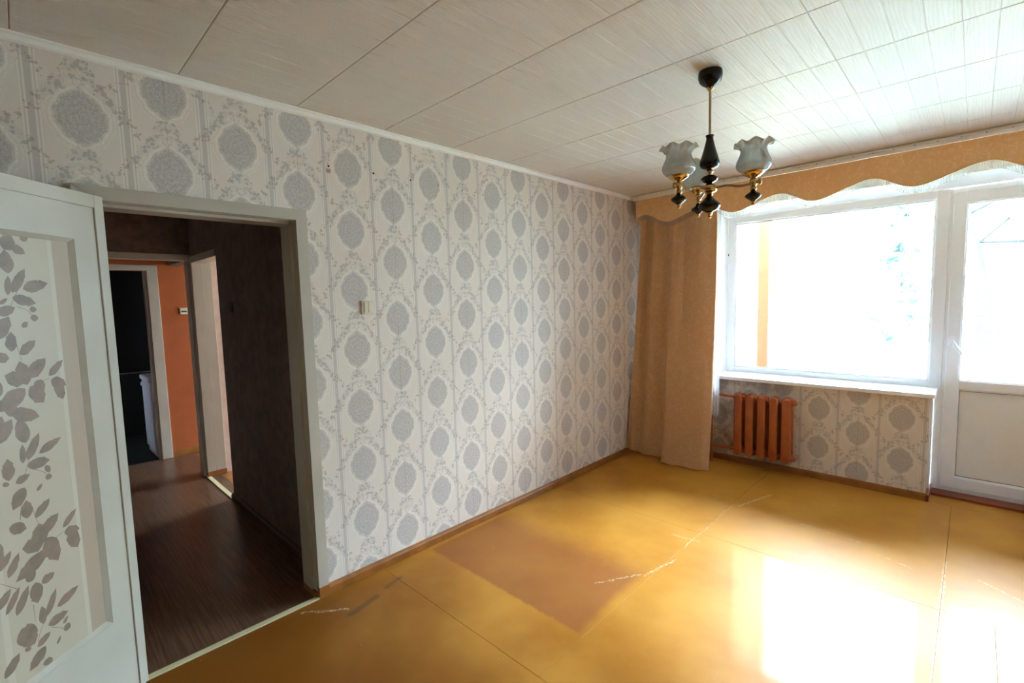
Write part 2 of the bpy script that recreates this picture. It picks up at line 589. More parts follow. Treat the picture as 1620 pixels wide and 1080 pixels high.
def box(*a, bev=0.0, seg=2):
    bm = bmesh.new()
    bx(bm, *a)
    if bev:
        bmesh.ops.bevel(bm, geom=bm.edges[:], offset=bev, segments=seg, affect='EDGES', profile=0.5)
    return bm


def prism(pts, axis, a, b_):
    """extrude a 2-D outline along an axis: axis 'x' -> pts are (y,z); 'y' -> (x,z); 'z' -> (x,y)"""
    bm = bmesh.new()
    mk = {'x': lambda p, t: (t, p[0], p[1]), 'y': lambda p, t: (p[0], t, p[1]), 'z': lambda p, t: (p[0], p[1], t)}[axis]
    lo = [bm.verts.new(mk(p, a)) for p in pts]
    hi = [bm.verts.new(mk(p, b_)) for p in pts]
    n = len(pts)
    bm.faces.new(lo)
    bm.faces.new(hi[::-1])
    for i in range(n):
        bm.faces.new((lo[i], hi[i], hi[(i+1) % n], lo[(i+1) % n]))
    bmesh.ops.recalc_face_normals(bm, faces=bm.faces[:])
    return bm


def lathe(prof, n=32, c=(0, 0, 0)):
    """prof: list of (r,z)"""
    bm = bmesh.new()
    rings = []
    for r, z in prof:
        if r < 1e-5:
            rings.append([bm.verts.new((c[0], c[1], c[2]+z))])
        else:
            rings.append([bm.verts.new((c[0]+r*cos(2*pi*i/n), c[1]+r*sin(2*pi*i/n), c[2]+z)) for i in range(n)])
    for a, b_ in zip(rings, rings[1:]):
        for i in range(n):
            j = (i+1) % n
            if len(a) == 1 and len(b_) == 1:
                continue
            if len(a) == 1:
                bm.faces.new((a[0], b_[i], b_[j]))
            elif len(b_) == 1:
                bm.faces.new((a[i], a[j], b_[0]))
            else:
                bm.faces.new((a[i], a[j], b_[j], b_[i]))
    bmesh.ops.recalc_face_normals(bm, faces=bm.faces[:])
    return bm


def tube(path, r, n=12, bm=None):
    bm = bm or bmesh.new()
    path = [Vector(p) for p in path]
    rs = r if isinstance(r, (list, tuple)) else [r]*len(path)
    rings = []
    ref = Vector((0, 0, 1))
    for i, p in enumerate(path):
        t = (path[min(i+1, len(path)-1)]-path[max(i-1, 0)]).normalized()
        a = t.cross(ref)
        if a.length < 0.1:
            a = t.cross(Vector((1, 0, 0)))
        a.normalize()
        b_ = t.cross(a)
        rings.append([bm.verts.new(p+rs[i]*(cos(2*pi*k/n)*a+sin(2*pi*k/n)*b_)) for k in range(n)])
    for q, w in zip(rings, rings[1:]):
        for k in range(n):
            bm.faces.new((q[k], q[(k+1) % n], w[(k+1) % n], w[k]))
    bm.faces.new(rings[0][::-1])
    bm.faces.new(rings[-1])
    bmesh.ops.recalc_face_normals(bm, faces=bm.faces[:])
    return bm


def join(*bms):
    out = bms[0]
    for b_ in bms[1:]:
        me = bpy.data.meshes.new('tmp')
        b_.to_mesh(me)
        out.from_mesh(me)
        bpy.data.meshes.remove(me)
        b_.free()
    return out


def obj(name, bm, mat, parent=None, smooth=False, local=False):
    """link bm (world coordinates, or the parent's when local) as one mesh object"""
    me = bpy.data.meshes.new(name)
    if parent is not None and not local:
        bm.transform(Matrix.Translation(-wloc(parent)))
    bm.to_mesh(me)
    bm.free()
    if isinstance(mat, (list, tuple)):
        for m in mat:
            me.materials.append(MAT[m])
    else:
        me.materials.append(MAT[mat])
    if smooth:
        for p in me.polygons:
            p.use_smooth = True
        try:
            me.set_sharp_from_angle(angle=radians(60))
        except Exception:
            pass
    o = bpy.data.objects.new(name, me)
    COL.objects.link(o)
    if parent is not None:
        o.parent = parent
    return o


def wloc(o):
    v = Vector(o.location)
    while o.parent:
        o = o.parent
        v += Vector(o.location)
    return v


def tag(o, label, cat=None, group=None, kind=None):
    o['label'] = label
    if cat:
        o['category'] = cat
    if group:
        o['group'] = group
    if kind:
        o['kind'] = kind
    return o


def thing(name, label, cat, loc=(0, 0, 0), rotz=0.0, group=None, kind=None):
    o = bpy.data.objects.new(name, None)
    COL.objects.link(o)
    o.location = loc
    o.rotation_euler = (0, 0, rotz)
    o.empty_display_size = 0.1
    return tag(o, label, cat, group, kind)


def struct(name, bm, mat, label, cat, parent=None):
    return tag(obj(name, bm, mat, parent), label, cat, kind='structure')


# ================================================================== SETTING
# ---- floor: a base with painted hardboard sheets on it
fl = struct('floor', box(-0.02, XR+0.1, YB-0.1, 0.45, -0.06, -0.006), 'floor_base',
            'ochre painted floor of the living room, shiny below the window', 'floor')
xs = [0.0, 1.252, 2.462, 3.68, XR]
ys = [YB, -3.27, -1.60, 0.0]
sheet_n = 0
rects = []
for i in range(4):
    for j in range(3):
        x0, x1, y0, y1 = xs[i], xs[i+1], ys[j], ys[j+1]
        if i == 2 and j == 1:
            rects += [(x0, 2.655, y0, y1), (2.655, x1, y0, y1)]
        else:
            rects.append((x0, x1, y0, y1))
rects.append((2.315, 3.12, 0.0, YF+0.02))
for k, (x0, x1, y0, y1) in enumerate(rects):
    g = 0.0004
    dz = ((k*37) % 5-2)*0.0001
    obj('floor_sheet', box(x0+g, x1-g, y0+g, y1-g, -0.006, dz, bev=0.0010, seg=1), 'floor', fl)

# ---- ceiling: slab with embossed square tiles
ce = struct('ceiling', box(-0.13, XR+0.1, YB-0.1, 0.45, H+0.004, H+0.10), 'ceil_base',
            'off-white ceiling of wood-effect square tiles', 'ceiling')


def tile_bm(w, l, first=0.0):
    """w along x, l along y; planks 0.1 wide with shallow V grooves; bottom face at z=0"""
    bm = bmesh.new()
    prof = []
    x = 0.0
    e = 0.0022
    prof.append((0.0, 0.0018))
    prof.append((0.0008, 0.0014))
    prof.append((0.0022, 0.0))
    k = 1
    while True:
        gx = k*0.1-first
        if gx >= w-0.02:
            break
        if gx > 0.01:
            prof += [(gx-e, 0.0), (gx-0.0007, 0.0016), (gx+0.0007, 0.0016), (gx+e, 0.0)]
        k += 1
    prof += [(w-0.0022, 0.0), (w-0.0008, 0.0014), (w, 0.0018)]
    ysx = [(0.0, 0.004), (0.0008, 0.0012), (0.003, 0.0), (l-0.003, 0.0), (l-0.0008, 0.0012), (l, 0.004)]
    grid = [[bm.verts.new((px, yy, max(pz, yz))) for (yy, yz) in ysx] for (px, pz) in prof]
    for a, b_ in zip(grid, grid[1:]):
        for q in range(len(ysx)-1):
            bm.faces.new((a[q], a[q+1], b_[q+1], b_[q]))
    return bm


tx = [0.0, 0.05] + [0.05+0.5*k for k in range(1, 9)] + [XR]
ty = [YB, -5.13] + [-5.13+0.5*k for k in range(1, 11)] + [0.0]
meshes = {}
for i in range(len(tx)-1):
    for j in range(len(ty)-1):
        w, l = tx[i+1]-tx[i]-0.0006, ty[j+1]-ty[j]-0.0018
        key = (round(w, 3), round(l, 3))
        if key not in meshes:
            o = obj('ceiling_tile', tile_bm(w, l), 'ceil', ce, local=True)
            meshes[key] = o.data
        else:
            o = bpy.data.objects.new('ceiling_tile', meshes[key])
            COL.objects.link(o)
            o.parent = ce
        o.location = (tx[i]+0.0003, ty[j]+0.0009, H-((i*7+j*3) % 4)*0.0001)

# ---- left wall with the doorway
bm = bmesh.new()
bx(bm, -0.13, 0, YB-0.1, T0-0.03, 0, H)
bx(bm, -0.13, 0, T1+0.03, 0.45, 0, H)
bx(bm, -0.13, 0, T0-0.03, T1+0.03, DTOP+0.03, H)
wl = struct('wall_left', bm, 'wp_left', 'long wall papered with grey medallions and garlands', 'wall')
# nails left along the top of the wallpaper
for (y, z, r) in ((-3.466, 2.343, .006), (-3.199, 2.350, .0055), (-2.945, 2.352, .005), (-2.735, 2.353, .003), (-2.535, 2.347, .004),
                  (-2.345, 2.345, .004), (-2.165, 2.342, .004), (-1.99, 2.338, .004)):
    obj('nail', lathe([(0, 0.004), (r*0.7, 0.004), (r, 0.001), (r, -0.004)], 10), 'nail', wl, local=True).matrix_local = \
        Matrix.Translation((0.0, y, z)) @ Matrix.Rotation(radians(90), 4, 'Y')
# ---- back and right walls
struct('wall_back', box(-0.13, XR+0.1, YB-0.1, YB, 0, H), 'brown_wall', 'papered wall behind the camera', 'wall')
struct('wall_right', box(XR, XR+0.1, YB, 0.45, 0, H), 'plain_wall', 'papered wall to the right of the camera', 'wall')
# ---- window wall: pier, parapet, lintel, right pier
bm = bmesh.new()
bx(bm, 0, 0.70, 0, 0.45, 0, H)
bx(bm, 0.70, 2.312, 0, 0.45, 0, 0.797)
bx(bm, 0.70, 4.15, 0, 0.45, 2.41, H)
bx(bm, 3.13, 4.15, 0, 0.45, 0, 0.797)
bx(bm, 4.15, XR, 0, 0.45, 0, H)
ww = struct('wall_window', bm, 'wp_win', 'window wall with papered parapet under the sill', 'wall')
# white plaster edge strip on the parapet's end by the balcony door
obj('plaster_edge', box(2.312, 2.322, 0.12, YF, 0.06, 0.795), 'white_plaster', ww)

# ---- cornice strips
tr = struct('trim_1', prism([(0.0, H), (0.0, H-0.030), (0.006, H-0.030), (0.022, H-0.012), (0.026, H-0.001), (0.026, H)], 'y', YB, 0.0)
            if False else prism([(0.0, H+0.002), (0.0, H-0.032), (0.008, H-0.032), (0.016, H-0.026), (0.020, H-0.012), (0.026, H-0.006), (0.026, H+0.002)], 'y', YB, -0.001),
            'white_trim', 'thin white cornice strip between wallpaper and ceiling', 'trim')

# ---- baseboards
BB = [(0.0, 0.0), (0.020, 0.0), (0.020, 0.040), (0.014, 0.052), (0.0, 0.056)]
struct('baseboard_left', prism(BB, 'y', T1+0.060, -0.001), 'base_board', 'brown painted baseboard along the medallion wall', 'baseboard')
bbl = struct('baseboard_left_rear', prism(BB, 'y', YB, T0-0.060), 'base_board', 'brown painted baseboard behind the open door', 'baseboard')
bw = struct('baseboard_window', prism([(-p, z) for p, z in BB], 'x', 0.022, 2.332), 'base_board',
            'brown baseboard below the radiator parapet', 'baseboard')
obj('corner_return', box(2.314, 2.334, -0.020, 0.285, 0.0, 0.052, bev=0.003), 'red_brown', bw)
struct('baseboard_window_right', prism([(-p, z) for p, z in BB], 'x', 3.135, XR-0.022), 'base_board', 'brown baseboard right of the balcony door', 'baseboard')
struct('baseboard_right', prism([(XR-p, z) for p, z in BB], 'y', YB, -0.001), 'base_board', 'brown baseboard along the right-hand wall', 'baseboard')
struct('baseboard_back', prism([(YB+p, z) for p, z in BB], 'x', 0.02, XR-0.02), 'base_board', 'brown baseboard along the wall behind the camera', 'baseboard')

# ---- doorway casing (white boards, mitred) and jamb lining
cs = thing('trim_2', 'chipped white casing around the open doorway', 'door casing', (0, (T0+T1)/2, 0), kind='structure')
CW = 0.055
t = 0.020


def casing_piece(name, poly, x0, x1, mat='white_old'):
    return obj(name, prism(poly, 'x', x0, x1), mat, cs)


zt = DTOP+CW
casing_piece('casing_upright', [(T1, 0.062), (T1+CW, 0.062), (T1+CW, zt), (T1, DTOP)], 0.0005, t)
casing_piece('casing_upright', [(T0, 0.0), (T0-CW, 0.0), (T0-CW, zt), (T0, DTOP)], 0.0005, t)
casing_piece('casing_head', [(T0, DTOP+0.0008), (T0-CW, zt+0.0008), (T1+CW, zt+0.0008), (T1, DTOP+0.0008)], 0.0005, t)
obj('casing_block', box(0.0005, t+0.003, T1-0.001, T1+CW+0.004, 0.0, 0.061, bev=0.002), 'base_board', cs)
# jamb lining with a rebate step
for s, y in ((1, T1), (-1, T0)):
    poly = [(-0.155, y+s*0.030), (-0.155, y-s*0.014), (-0.042, y-s*0.014), (-0.042, y-s*0.001), (0.0, y-s*0.001), (0.0, y+s*0.030)]
    obj('jamb', prism(poly, 'z', 0.035 if s == 1 else 0.0, DTOP+0.02), 'white_old', cs)
obj('jamb_foot', box(-0.156, 0.0, T1-0.015, T1+0.030, 0.0, 0.034), 'base_board', cs)
poly = [(-0.155, DTOP+0.030), (-0.155, DTOP-0.014), (-0.042, DTOP-0.014), (-0.042, DTOP-0.001), (0.0, DTOP-0.001), (0.0, DTOP+0.030)]
obj('jamb_head', prism([(p[0], p[1]) for p in poly], 'y', T0, T1), 'white_old', cs)
struct('trim_3', box(-0.012, 0.022, T0, T1, 0.0, 0.007, bev=0.002), 'threshold', 'cream metal threshold strip across the doorway floor', 'threshold')\
    .location = (0, 0, 0.0)

# ================================================================== WINDOW AND BALCONY DOOR
D0, D1 = YF, YF+0.07     # frame depth
w1 = thing('window_1', 'large white framed fixed window above the radiator', 'window', (1.55, YF, 0.83), kind='structure')
FX0, FX1, FZ0, FZ1 = 0.725, 2.362, 0.815, 2.360


def frame_boxes(x0, x1, z0, z1, w_l, w_r, w_b, w_t, y0, y1, bev=0.006):
    bms = [box(x0, x0+w_l, y0, y1, z0, z1, bev=bev), box(x1-w_r, x1, y0, y1, z0, z1, bev=bev),
           box(x0+w_l-.001, x1-w_r+.001, y0+.0004, y1, z1-w_t, z1, bev=bev), box(x0+w_l-.001, x1-w_r+.001, y0+.0004, y1, z0, z0+w_b, bev=bev)]
    return join(*bms)


obj('frame', frame_boxes(FX0, FX1, FZ0, FZ1, 0.066, 0.078, 0.060, 0.066, D0, D1), 'pvc', w1)
obj('glazing_bead', frame_boxes(FX0+0.060, FX1-0.072, FZ0+0.054, FZ1-0.060, 0.016, 0.016, 0.016, 0.016, D0+0.012, D0+0.030, bev=0.004), 'pvc', w1)
obj('gasket', frame_boxes(FX0+0.075, FX1-0.087, FZ0+0.069, FZ1-0.075, 0.004, 0.004, 0.004, 0.004, D0+0.020, D0+0.033, bev=0.0), 'gasket', w1)
obj('pane', box(FX0+0.062, FX1-0.074, D0+0.034, D0+0.040, FZ0+0.056, FZ1-0.062), 'glass', w1)
obj('screw_cover', box(FX0+0.006, FX0+0.014, D0-0.003, D0+0.002, 1.985, 2.005, bev=0.001), 'hook', w1)
sill = obj('window_sill', box(0.728, 2.346, -0.060, YF+0.01, 0.797, 0.829, bev=0.006, seg=3), 'pvc', w1)
# reveals: splayed white plaster
obj('reveal', prism([(0.7005, 0.0), (0.712, 0.0), (0.728, YF), (0.7005, YF)], 'z', 0.829, 2.405), 'white_plaster', w1)
obj('soffit', prism([(0.0, 2.409), (0.0, 2.402), (YF, 2.357), (YF, 2.409)], 'x', 0.7005, 4.149), 'white_plaster', w1)

w3 = thing('window_3_added', 'white window added out of view right of the balcony door for more daylight', 'window', (3.64, YF, 0.83), kind='structure')  # unseen window added to brighten the left wall and the floor
obj('frame', frame_boxes(3.136, 4.149, FZ0, FZ1, 0.066, 0.066, 0.060, 0.066, D0, D1), 'pvc', w3)
obj('glazing_bead', frame_boxes(3.196, 4.089, FZ0+0.054, FZ1-0.060, 0.016, 0.016, 0.016, 0.016, D0+0.012, D0+0.030, bev=0.004), 'pvc', w3)
obj('pane', box(3.198, 4.087, D0+0.034, D0+0.040, FZ0+0.056, FZ1-0.062), 'glass', w3)
obj('window_sill', box(3.135, 4.149, -0.060, YF-0.001, 0.797, 0.829, bev=0.006, seg=3), 'pvc', w3)
d1 = thing('door_1', 'white balcony door, glass above and solid panel below', 'balcony door', (2.74, YF, 0.0), kind='structure')
# fixed frame around the door
obj('frame', join(box(2.3225, 2.3625, D0+0.012, D1, 0.0, 0.814, bev=0.003), box(2.3625, 2.384, D0+0.006, D1, 0.0, 2.356, bev=0.004), box(3.085, 3.135, D0+0.006, D1, 0.0, 2.356, bev=0.004),
                  box(2.383, 3.086, D0+0.006, D1, 2.318, 2.356, bev=0.004), box(2.383, 3.086, D0+0.004, D1, 0.0, 0.045, bev=0.004)), 'pvc', d1)
SX0, SX1, SZ0, SZ1 = 2.380, 3.090, 0.046, 2.322
obj('sash', join(frame_boxes(SX0, SX1, SZ0, SZ1, 0.078, 0.078, 0.088, 0.090, D0-0.012, D1-0.01, bev=0.006),
                 box(SX0+0.077, SX1-0.077, D0-0.0116, D1-0.01, 0.826, 0.896, bev=0.006)), 'pvc', d1)
obj('glazing_bead', frame_boxes(SX0+0.072, SX1-0.072, 0.890, SZ1-0.084, 0.014, 0.014, 0.014, 0.014, D0, D0+0.02, bev=0.004), 'pvc', d1)
obj('panel_bead', frame_boxes(SX0+0.072, SX1-0.072, SZ0+0.082, 0.832, 0.014, 0.014, 0.014, 0.014, D0, D0+0.02, bev=0.004), 'pvc', d1)
obj('panel_gasket', frame_boxes(SX0+0.086, SX1-0.086, SZ0+0.096, 0.818, 0.0035, 0.0035, 0.0035, 0.0035, D0+0.009, D0+0.024, bev=0.0), 'gasket', d1)
obj('lower_panel', box(SX0+0.074, SX1-0.074, D0+0.016, D0+0.04, SZ0+0.084, 0.830), 'pvc_panel', d1)
obj('pane', box(SX0+0.074, SX1-0.074, D0+0.022, D0+0.028, 0.892, SZ1-0.086), 'glass', d1)
hz, hxx = 1.205, 2.408
hd = obj('handle', join(box(hxx-0.015, hxx+0.015, D0-0.022, D0-0.012, hz-0.034, hz+0.034, bev=0.004),
                        tube([(hxx, D0-0.014, hz), (hxx, D0-0.052, hz)], 0.009, 12)), 'pvc', d1, smooth=True)
obj('lever', tube([(hxx, D0-0.050, hz+0.006), (hxx+0.030, D0-0.054, hz-0.045), (hxx+0.062, D0-0.054, hz-0.105)], [0.011, 0.010, 0.008], 12), 'pvc', hd, smooth=True)
for z in (0.35, 1.2, 2.1):
    obj('hinge', tube([(SX1+0.004, D0-0.018, z-0.05), (SX1+0.004, D0-0.018, z+0.05)], 0.009, 10), 'pvc', d1, smooth=True)
struct('trim_4', box(2.336, 3.128, 0.165, D0-0.0005, 0.0012, 0.018, bev=0.003), 'red_brown',
       'chipped red-brown threshold board below the balcony door', 'threshold')

# ================================================================== OPEN INTERIOR DOOR
HX, HY, ANG = 0.030, -4.425, radians(42.5)
# local frame: +x along the leaf from the hinge, +y = the visible (hall-side) face normal, z up
d2 = thing('door_2', 'white interior door swung open, its glazing papered with brown leaves', 'door', (HX, HY, 0.0),
           atan2(-cos(ANG), sin(ANG)), kind='structure')
LW, LB, LT, TH = 0.80, 0.012, 2.046, 0.038
GX0, GX1, GZ0, GZ1 = 0.128, 0.672, 0.362, 1.872


def dpart(name, bm, mat, smooth=False, parent=None):
    return obj(name, bm, mat, parent or d2, smooth, local=True)


# the leaf body sits behind its face (y from -TH to 0), local +y is the face turned to us
dpart('hinge_stile', box(0.0, GX0, -TH, 0, LB, LT), 'white_old')
dpart('lock_stile', box(GX1, LW, -TH, 0, LB, LT), 'white_old')
dpart('top_rail', box(GX0-.004, GX1+.004, -TH+0.001, -0.0001, GZ1, LT-0.001), 'white_old')
dpart('bottom_rail', box(GX0-.004, GX1+.004, -TH+0.001, -0.0001, LB+0.001, GZ0), 'white_old')
# raised border left proud along the hinge edge and the top (rebate step)
dpart('edge_strip', join(box(0.0, 0.040, -0.002, 0.007, LB, LT, bev=0.002), box(0.0395, LW, -0.002, 0.007, LT-0.050, LT, bev=0.002)), 'white_old')
# glazing beads: bevelled strips around the opening


def bead(a, b_, n, w=0.020, d=0.012):
    """bevelled strip from a to b (x,z); n = inward normal in the plane"""
    a, b_, n = Vector(a), Vector(b_), Vector(n)
    q = bmesh.new()
    pr = [(0.0, 0.001), (0.004, 0.002), (w, -d), (w, -d-0.004), (0.0, -d-0.004)]
    r0 = [q.verts.new((a.x+n.x*s+(0 if abs(n.x) else s*(1 if b_.x > a.x else -1)), y, a.y+n.y*s+(0 if abs(n.y) else s*(1 if b_.y > a.y else -1)))) for s, y in pr]
    r1 = [q.verts.new((b_.x+n.x*s-(0 if abs(n.x) else s*(1 if b_.x > a.x else -1)), y, b_.y+n.y*s-(0 if abs(n.y) else s*(1 if b_.y > a.y else -1)))) for s, y in pr]
    k = len(pr)
    for i in range(k):
        q.faces.new((r0[i], r0[(i+1) % k], r1[(i+1) % k], r1[i]))
    q.faces.new(r0)
    q.faces.new(r1[::-1])
    bmesh.ops.recalc_face_normals(q, faces=q.faces[:])
    return q


dpart('glazing_bead', bead((GX0, GZ0), (GX0, GZ1), (1, 0)), 'white_old')
dpart('glazing_bead', bead((GX1, GZ0), (GX1, GZ1), (-1, 0)), 'white_old')
dpart('glazing_bead', bead((GX0, GZ0), (GX1, GZ0), (0, 1)), 'white_old')
dpart('glazing_bead', bead((GX0, GZ1), (GX1, GZ1), (0, -1)), 'white_old')
for z in (0.25, 1.80):
    dpart('hinge', tube([(-0.006, -TH*0.5, z-0.045), (-0.006, -TH*0.5, z+0.045)], 0.007, 10), 'white_old', True)
hk = dpart('door_handle', join(box(0.735, 0.765, 0.0, 0.004, 0.93, 1.09, bev=0.002), tube([(0.75, 0.003, 1.04), (0.75, 0.045, 1.04), (0.64, 0.048, 1.04)], 0.008, 10)), 'rod', True)

# printed leaves on the panel: one triangulated sheet whose leaf faces carry the second material
LEAVES = [(0.36, 1.727, 0.365, 1.804, 0.045), (0.343, 1.818, 0.3, 1.796, 0.03), (0.366, 1.804, 0.338, 1.853, 0.05), (0.313, 1.845, 0.285, 1.85, 0.022), (0.356, 1.665, 0.307, 1.746, 0.033), (0.369, 1.656, 0.362, 1.721, 0.022), (0.32, 1.678, 0.234, 1.701, 0.039), (0.357, 1.65, 0.282, 1.63, 0.036), (0.406, 1.596, 0.351, 1.617, 0.034), (0.418, 1.517, 0.373, 1.588, 0.046), (0.306, 1.61, 0.282, 1.609, 0.021), (0.306, 1.581, 0.279, 1.58, 0.024), (0.336, 1.55, 0.317, 1.568, 0.018), (0.396, 1.628, 0.371, 1.647, 0.014), (0.377, 1.473, 0.373, 1.539, 0.036), (0.353, 1.46, 0.298, 1.505, 0.033), (0.424, 1.46, 0.386, 1.452, 0.034), (0.346, 1.37, 0.406, 1.4, 0.053), (0.341, 1.357, 0.357, 1.44, 0.05), (0.335, 1.381, 0.271, 1.44, 0.048), (0.332, 1.351, 0.292, 1.287, 0.053), (0.315, 1.365, 0.286, 1.33, 0.042), (0.348, 1.346, 0.442, 1.287, 0.057), (0.266, 1.376, 0.21, 1.426, 0.027), (0.261, 1.36, 0.207, 1.333, 0.039), (0.241, 1.348, 0.223, 1.285, 0.039), (0.438, 1.332, 0.419, 1.379, 0.027), (0.401, 1.277, 0.312, 1.243, 0.047), (0.367, 1.107, 0.32, 1.188, 0.032), (0.381, 1.101, 0.378, 1.164, 0.022), (0.328, 1.118, 0.246, 1.151, 0.029), (0.37, 1.088, 0.293, 1.085, 0.038), (0.411, 1.045, 0.364, 1.058, 0.026), (0.385, 1.021, 0.428, 0.961, 0.044), (0.429, 1.059, 0.427, 1.132, 0.04), (0.311, 1.07, 0.298, 1.04, 0.02), (0.316, 1.03, 0.292, 1.023, 0.022), (0.348, 0.993, 0.328, 1.012, 0.014), (0.449, 1.057, 0.429, 1.046, 0.015), (0.387, 0.915, 0.386, 0.977, 0.04), (0.364, 0.905, 0.309, 0.951, 0.03), (0.445, 0.91, 0.393, 0.883, 0.039), (0.347, 0.842, 0.285, 0.887, 0.042), (0.344, 0.812, 0.415, 0.823, 0.056), (0.356, 0.805, 0.354, 0.882, 0.059), (0.334, 0.821, 0.303, 0.721, 0.058), (0.334, 0.779, 0.445, 0.726, 0.051), (0.363, 0.758, 0.342, 0.784, 0.037), (0.367, 0.676, 0.32, 0.687, 0.031), (0.387, 0.69, 0.385, 0.616, 0.046), (0.411, 0.705, 0.383, 0.733, 0.034), (0.275, 0.827, 0.219, 0.874, 0.024), (0.272, 0.808, 0.214, 0.796, 0.038), (0.251, 0.803, 0.228, 0.73, 0.049), (0.363, 0.552, 0.321, 0.63, 0.027), (0.325, 0.561, 0.241, 0.59, 0.032), (0.374, 0.534, 0.375, 0.599, 0.026), (0.362, 0.519, 0.288, 0.522, 0.034), (0.31, 0.488, 0.291, 0.506, 0.014), (0.309, 0.476, 0.286, 0.459, 0.027), (0.339, 0.432, 0.323, 0.454, 0.011), (0.444, 0.566, 0.418, 0.487, 0.056), (0.426, 0.57, 0.41, 0.486, 0.045), (0.403, 0.471, 0.356, 0.492, 0.026), (0.376, 0.455, 0.435, 0.409, 0.039), (0.441, 0.493, 0.422, 0.479, 0.017), (0.378, 0.385, 0.37, 0.41, 0.034), (0.507, 0.443, 0.457, 0.493, 0.034), (0.487, 0.79, 0.48, 0.884, 0.033), (0.486, 0.786, 0.447, 0.836, 0.023), (0.464, 0.751, 0.425, 0.816, 0.028), (0.509, 0.666, 0.46, 0.716, 0.029), (0.483, 0.639, 0.434, 0.706, 0.024), (0.453, 0.617, 0.408, 0.694, 0.031), (0.453, 1.187, 0.4, 1.256, 0.045), (0.365, 1.166, 0.381, 1.251, 0.046), (0.37, 1.275, 0.315, 1.241, 0.033), (0.407, 1.266, 0.384, 1.299, 0.047), (0.448, 1.235, 0.429, 1.272, 0.031)]
STEMS = [((.375, 1.60), (.345, 1.66), (.32, 1.70)), ((.345, 1.62), (.31, 1.605), (.295, 1.58)), ((.36, 1.50), (.35, 1.44)), ((.30, 1.36), (.262, 1.368)),
         ((.385, 1.05), (.36, 1.11), (.335, 1.15)), ((.355, 1.075), (.32, 1.05), (.305, 1.03)), ((.37, .945), (.355, .88)), ((.31, .80), (.272, .815)),
         ((.40, .49), (.37, .55), (.335, .60)), ((.35, .505), (.32, .48), (.305, .465)), ((.40, .62), (.40, .56)), ((.41, .92), (.40, .98)), ((.44, .70), (.49, .75))]
random.seed(3)
polys = []


def leaf_poly(x1, z1, x2, z2, w):
    a, b_ = Vector((x1, z1)), Vector((x2, z2))
    d = b_-a
    n = Vector((-d.y, d.x)).normalized()
    out = []
    prof = [(0.0, 0.0), (0.10, .52), (0.26, .92), (0.42, 1.0), (0.58, .90), (0.66, .80), (0.72, .84), (0.86, .44), (1.0, 0.0)]
    for tt, k in prof:
        out.append(a+d*tt+n*w*0.5*k*(1+random.uniform(-.10, .10)))
    for tt, k in prof[-2:0:-1]:
        out.append(a+d*tt-n*w*0.5*k*(1+random.uniform(-.10, .10)))
    return out[::-1]


IX0, IX1, IZ0, IZ1 = GX0+0.008, GX1-0.008, GZ0+0.008, GZ1-0.008


def inside(p):
    return all(IX0+0.002 < v.x < IX1-0.002 and IZ0+0.002 < v.y < IZ1-0.002 for v in p)


for (x1, z1, x2, z2, w) in LEAVES:
    for sx in (0.0, 0.29):
        if sx and x1+sx < 0.53:
            continue
        pz = leaf_poly(x1+sx, z1-sx*0.30, x2+sx, z2-sx*0.30, w)
        if inside(pz):
            polys.append(pz)
for st_ in STEMS:
    for a, b_ in zip(st_, st_[1:]):
        a, b_ = Vector(a), Vector(b_)
        n = Vector((-(b_-a).y, (b_-a).x)).normalized()*0.0011
        polys.append([a-n, b_-n*.6, b_+n*.6, a+n])
vco = [Vector((IX0, IZ0)), Vector((IX1, IZ0)), Vector((IX1, IZ1)), Vector((IX0, IZ1))]
faces = [[0, 1, 2, 3]]
for pz in polys:
    k0 = len(vco)
    vco += pz
    faces.append(list(range(k0, len(vco))))
ov, oe, of, _, _, orig = delaunay_2d_cdt(vco, [], faces, 0, 1e-5)
me = bpy.data.meshes.new('papered_panel')
nb = len(ov)
me.from_pydata([(v.x, -0.0125, v.y) for v in ov], [], [tuple(f) for f in of])


def panel_mats():
    b = NB('beige_panel_paper')
    X, Y, Z = b.xyz(b.obj())
    n = b.noise(b.obj(), 14.0, 4.0, 0.6)
    c = b.mix(b.mul(n, 0.4), L(186, 173, 150), L(172, 158, 136))
    tan = b.sm(X, 0.209, 0.205)
    c = b.mix(b.mul(tan, 0.75), c, L(168, 144, 122))
    lt = b.band(X, 0.2165, 0.0065, 0.002)
    c = b.mix(b.mul(lt, 0.6), c, L(200, 190, 170))
    tan2 = b.mul(b.sm(X, 0.475, 0.479), b.sm(X, 0.50, 0.495))
    c = b.mix(b.mul(tan2, 0.6), c, L(198, 188, 168))
    m1 = b.done(b.pbr(c, 0.45, normal=b.bump(b.noise(b.obj(), 160.0), 0.1, 0.001)))
    b = NB('brown_leaf_print')
    X, Y, Z = b.xyz(b.obj())
    r = b.mul(b.M('SINE', b.mul(b.add(X, b.mul(Z, .58)), 1500.0)), b.M('SINE', b.mul(b.sub(Z, b.mul(X, .58)), 1500.0)))
    n = b.noise(b.obj(), 26.0, 3.0, 0.6)
    c = b.mix(b.sm(n, 0.35, 0.65), L(98, 78, 62), L(140, 116, 96))
    c = b.mix(b.mul(b.sm(r, 0.25, 0.7), b.sm(n, 0.62, 0.42)), c, L(182, 168, 146))
    m2 = b.done(b.pbr(c, 0.45))
    return m1, m2


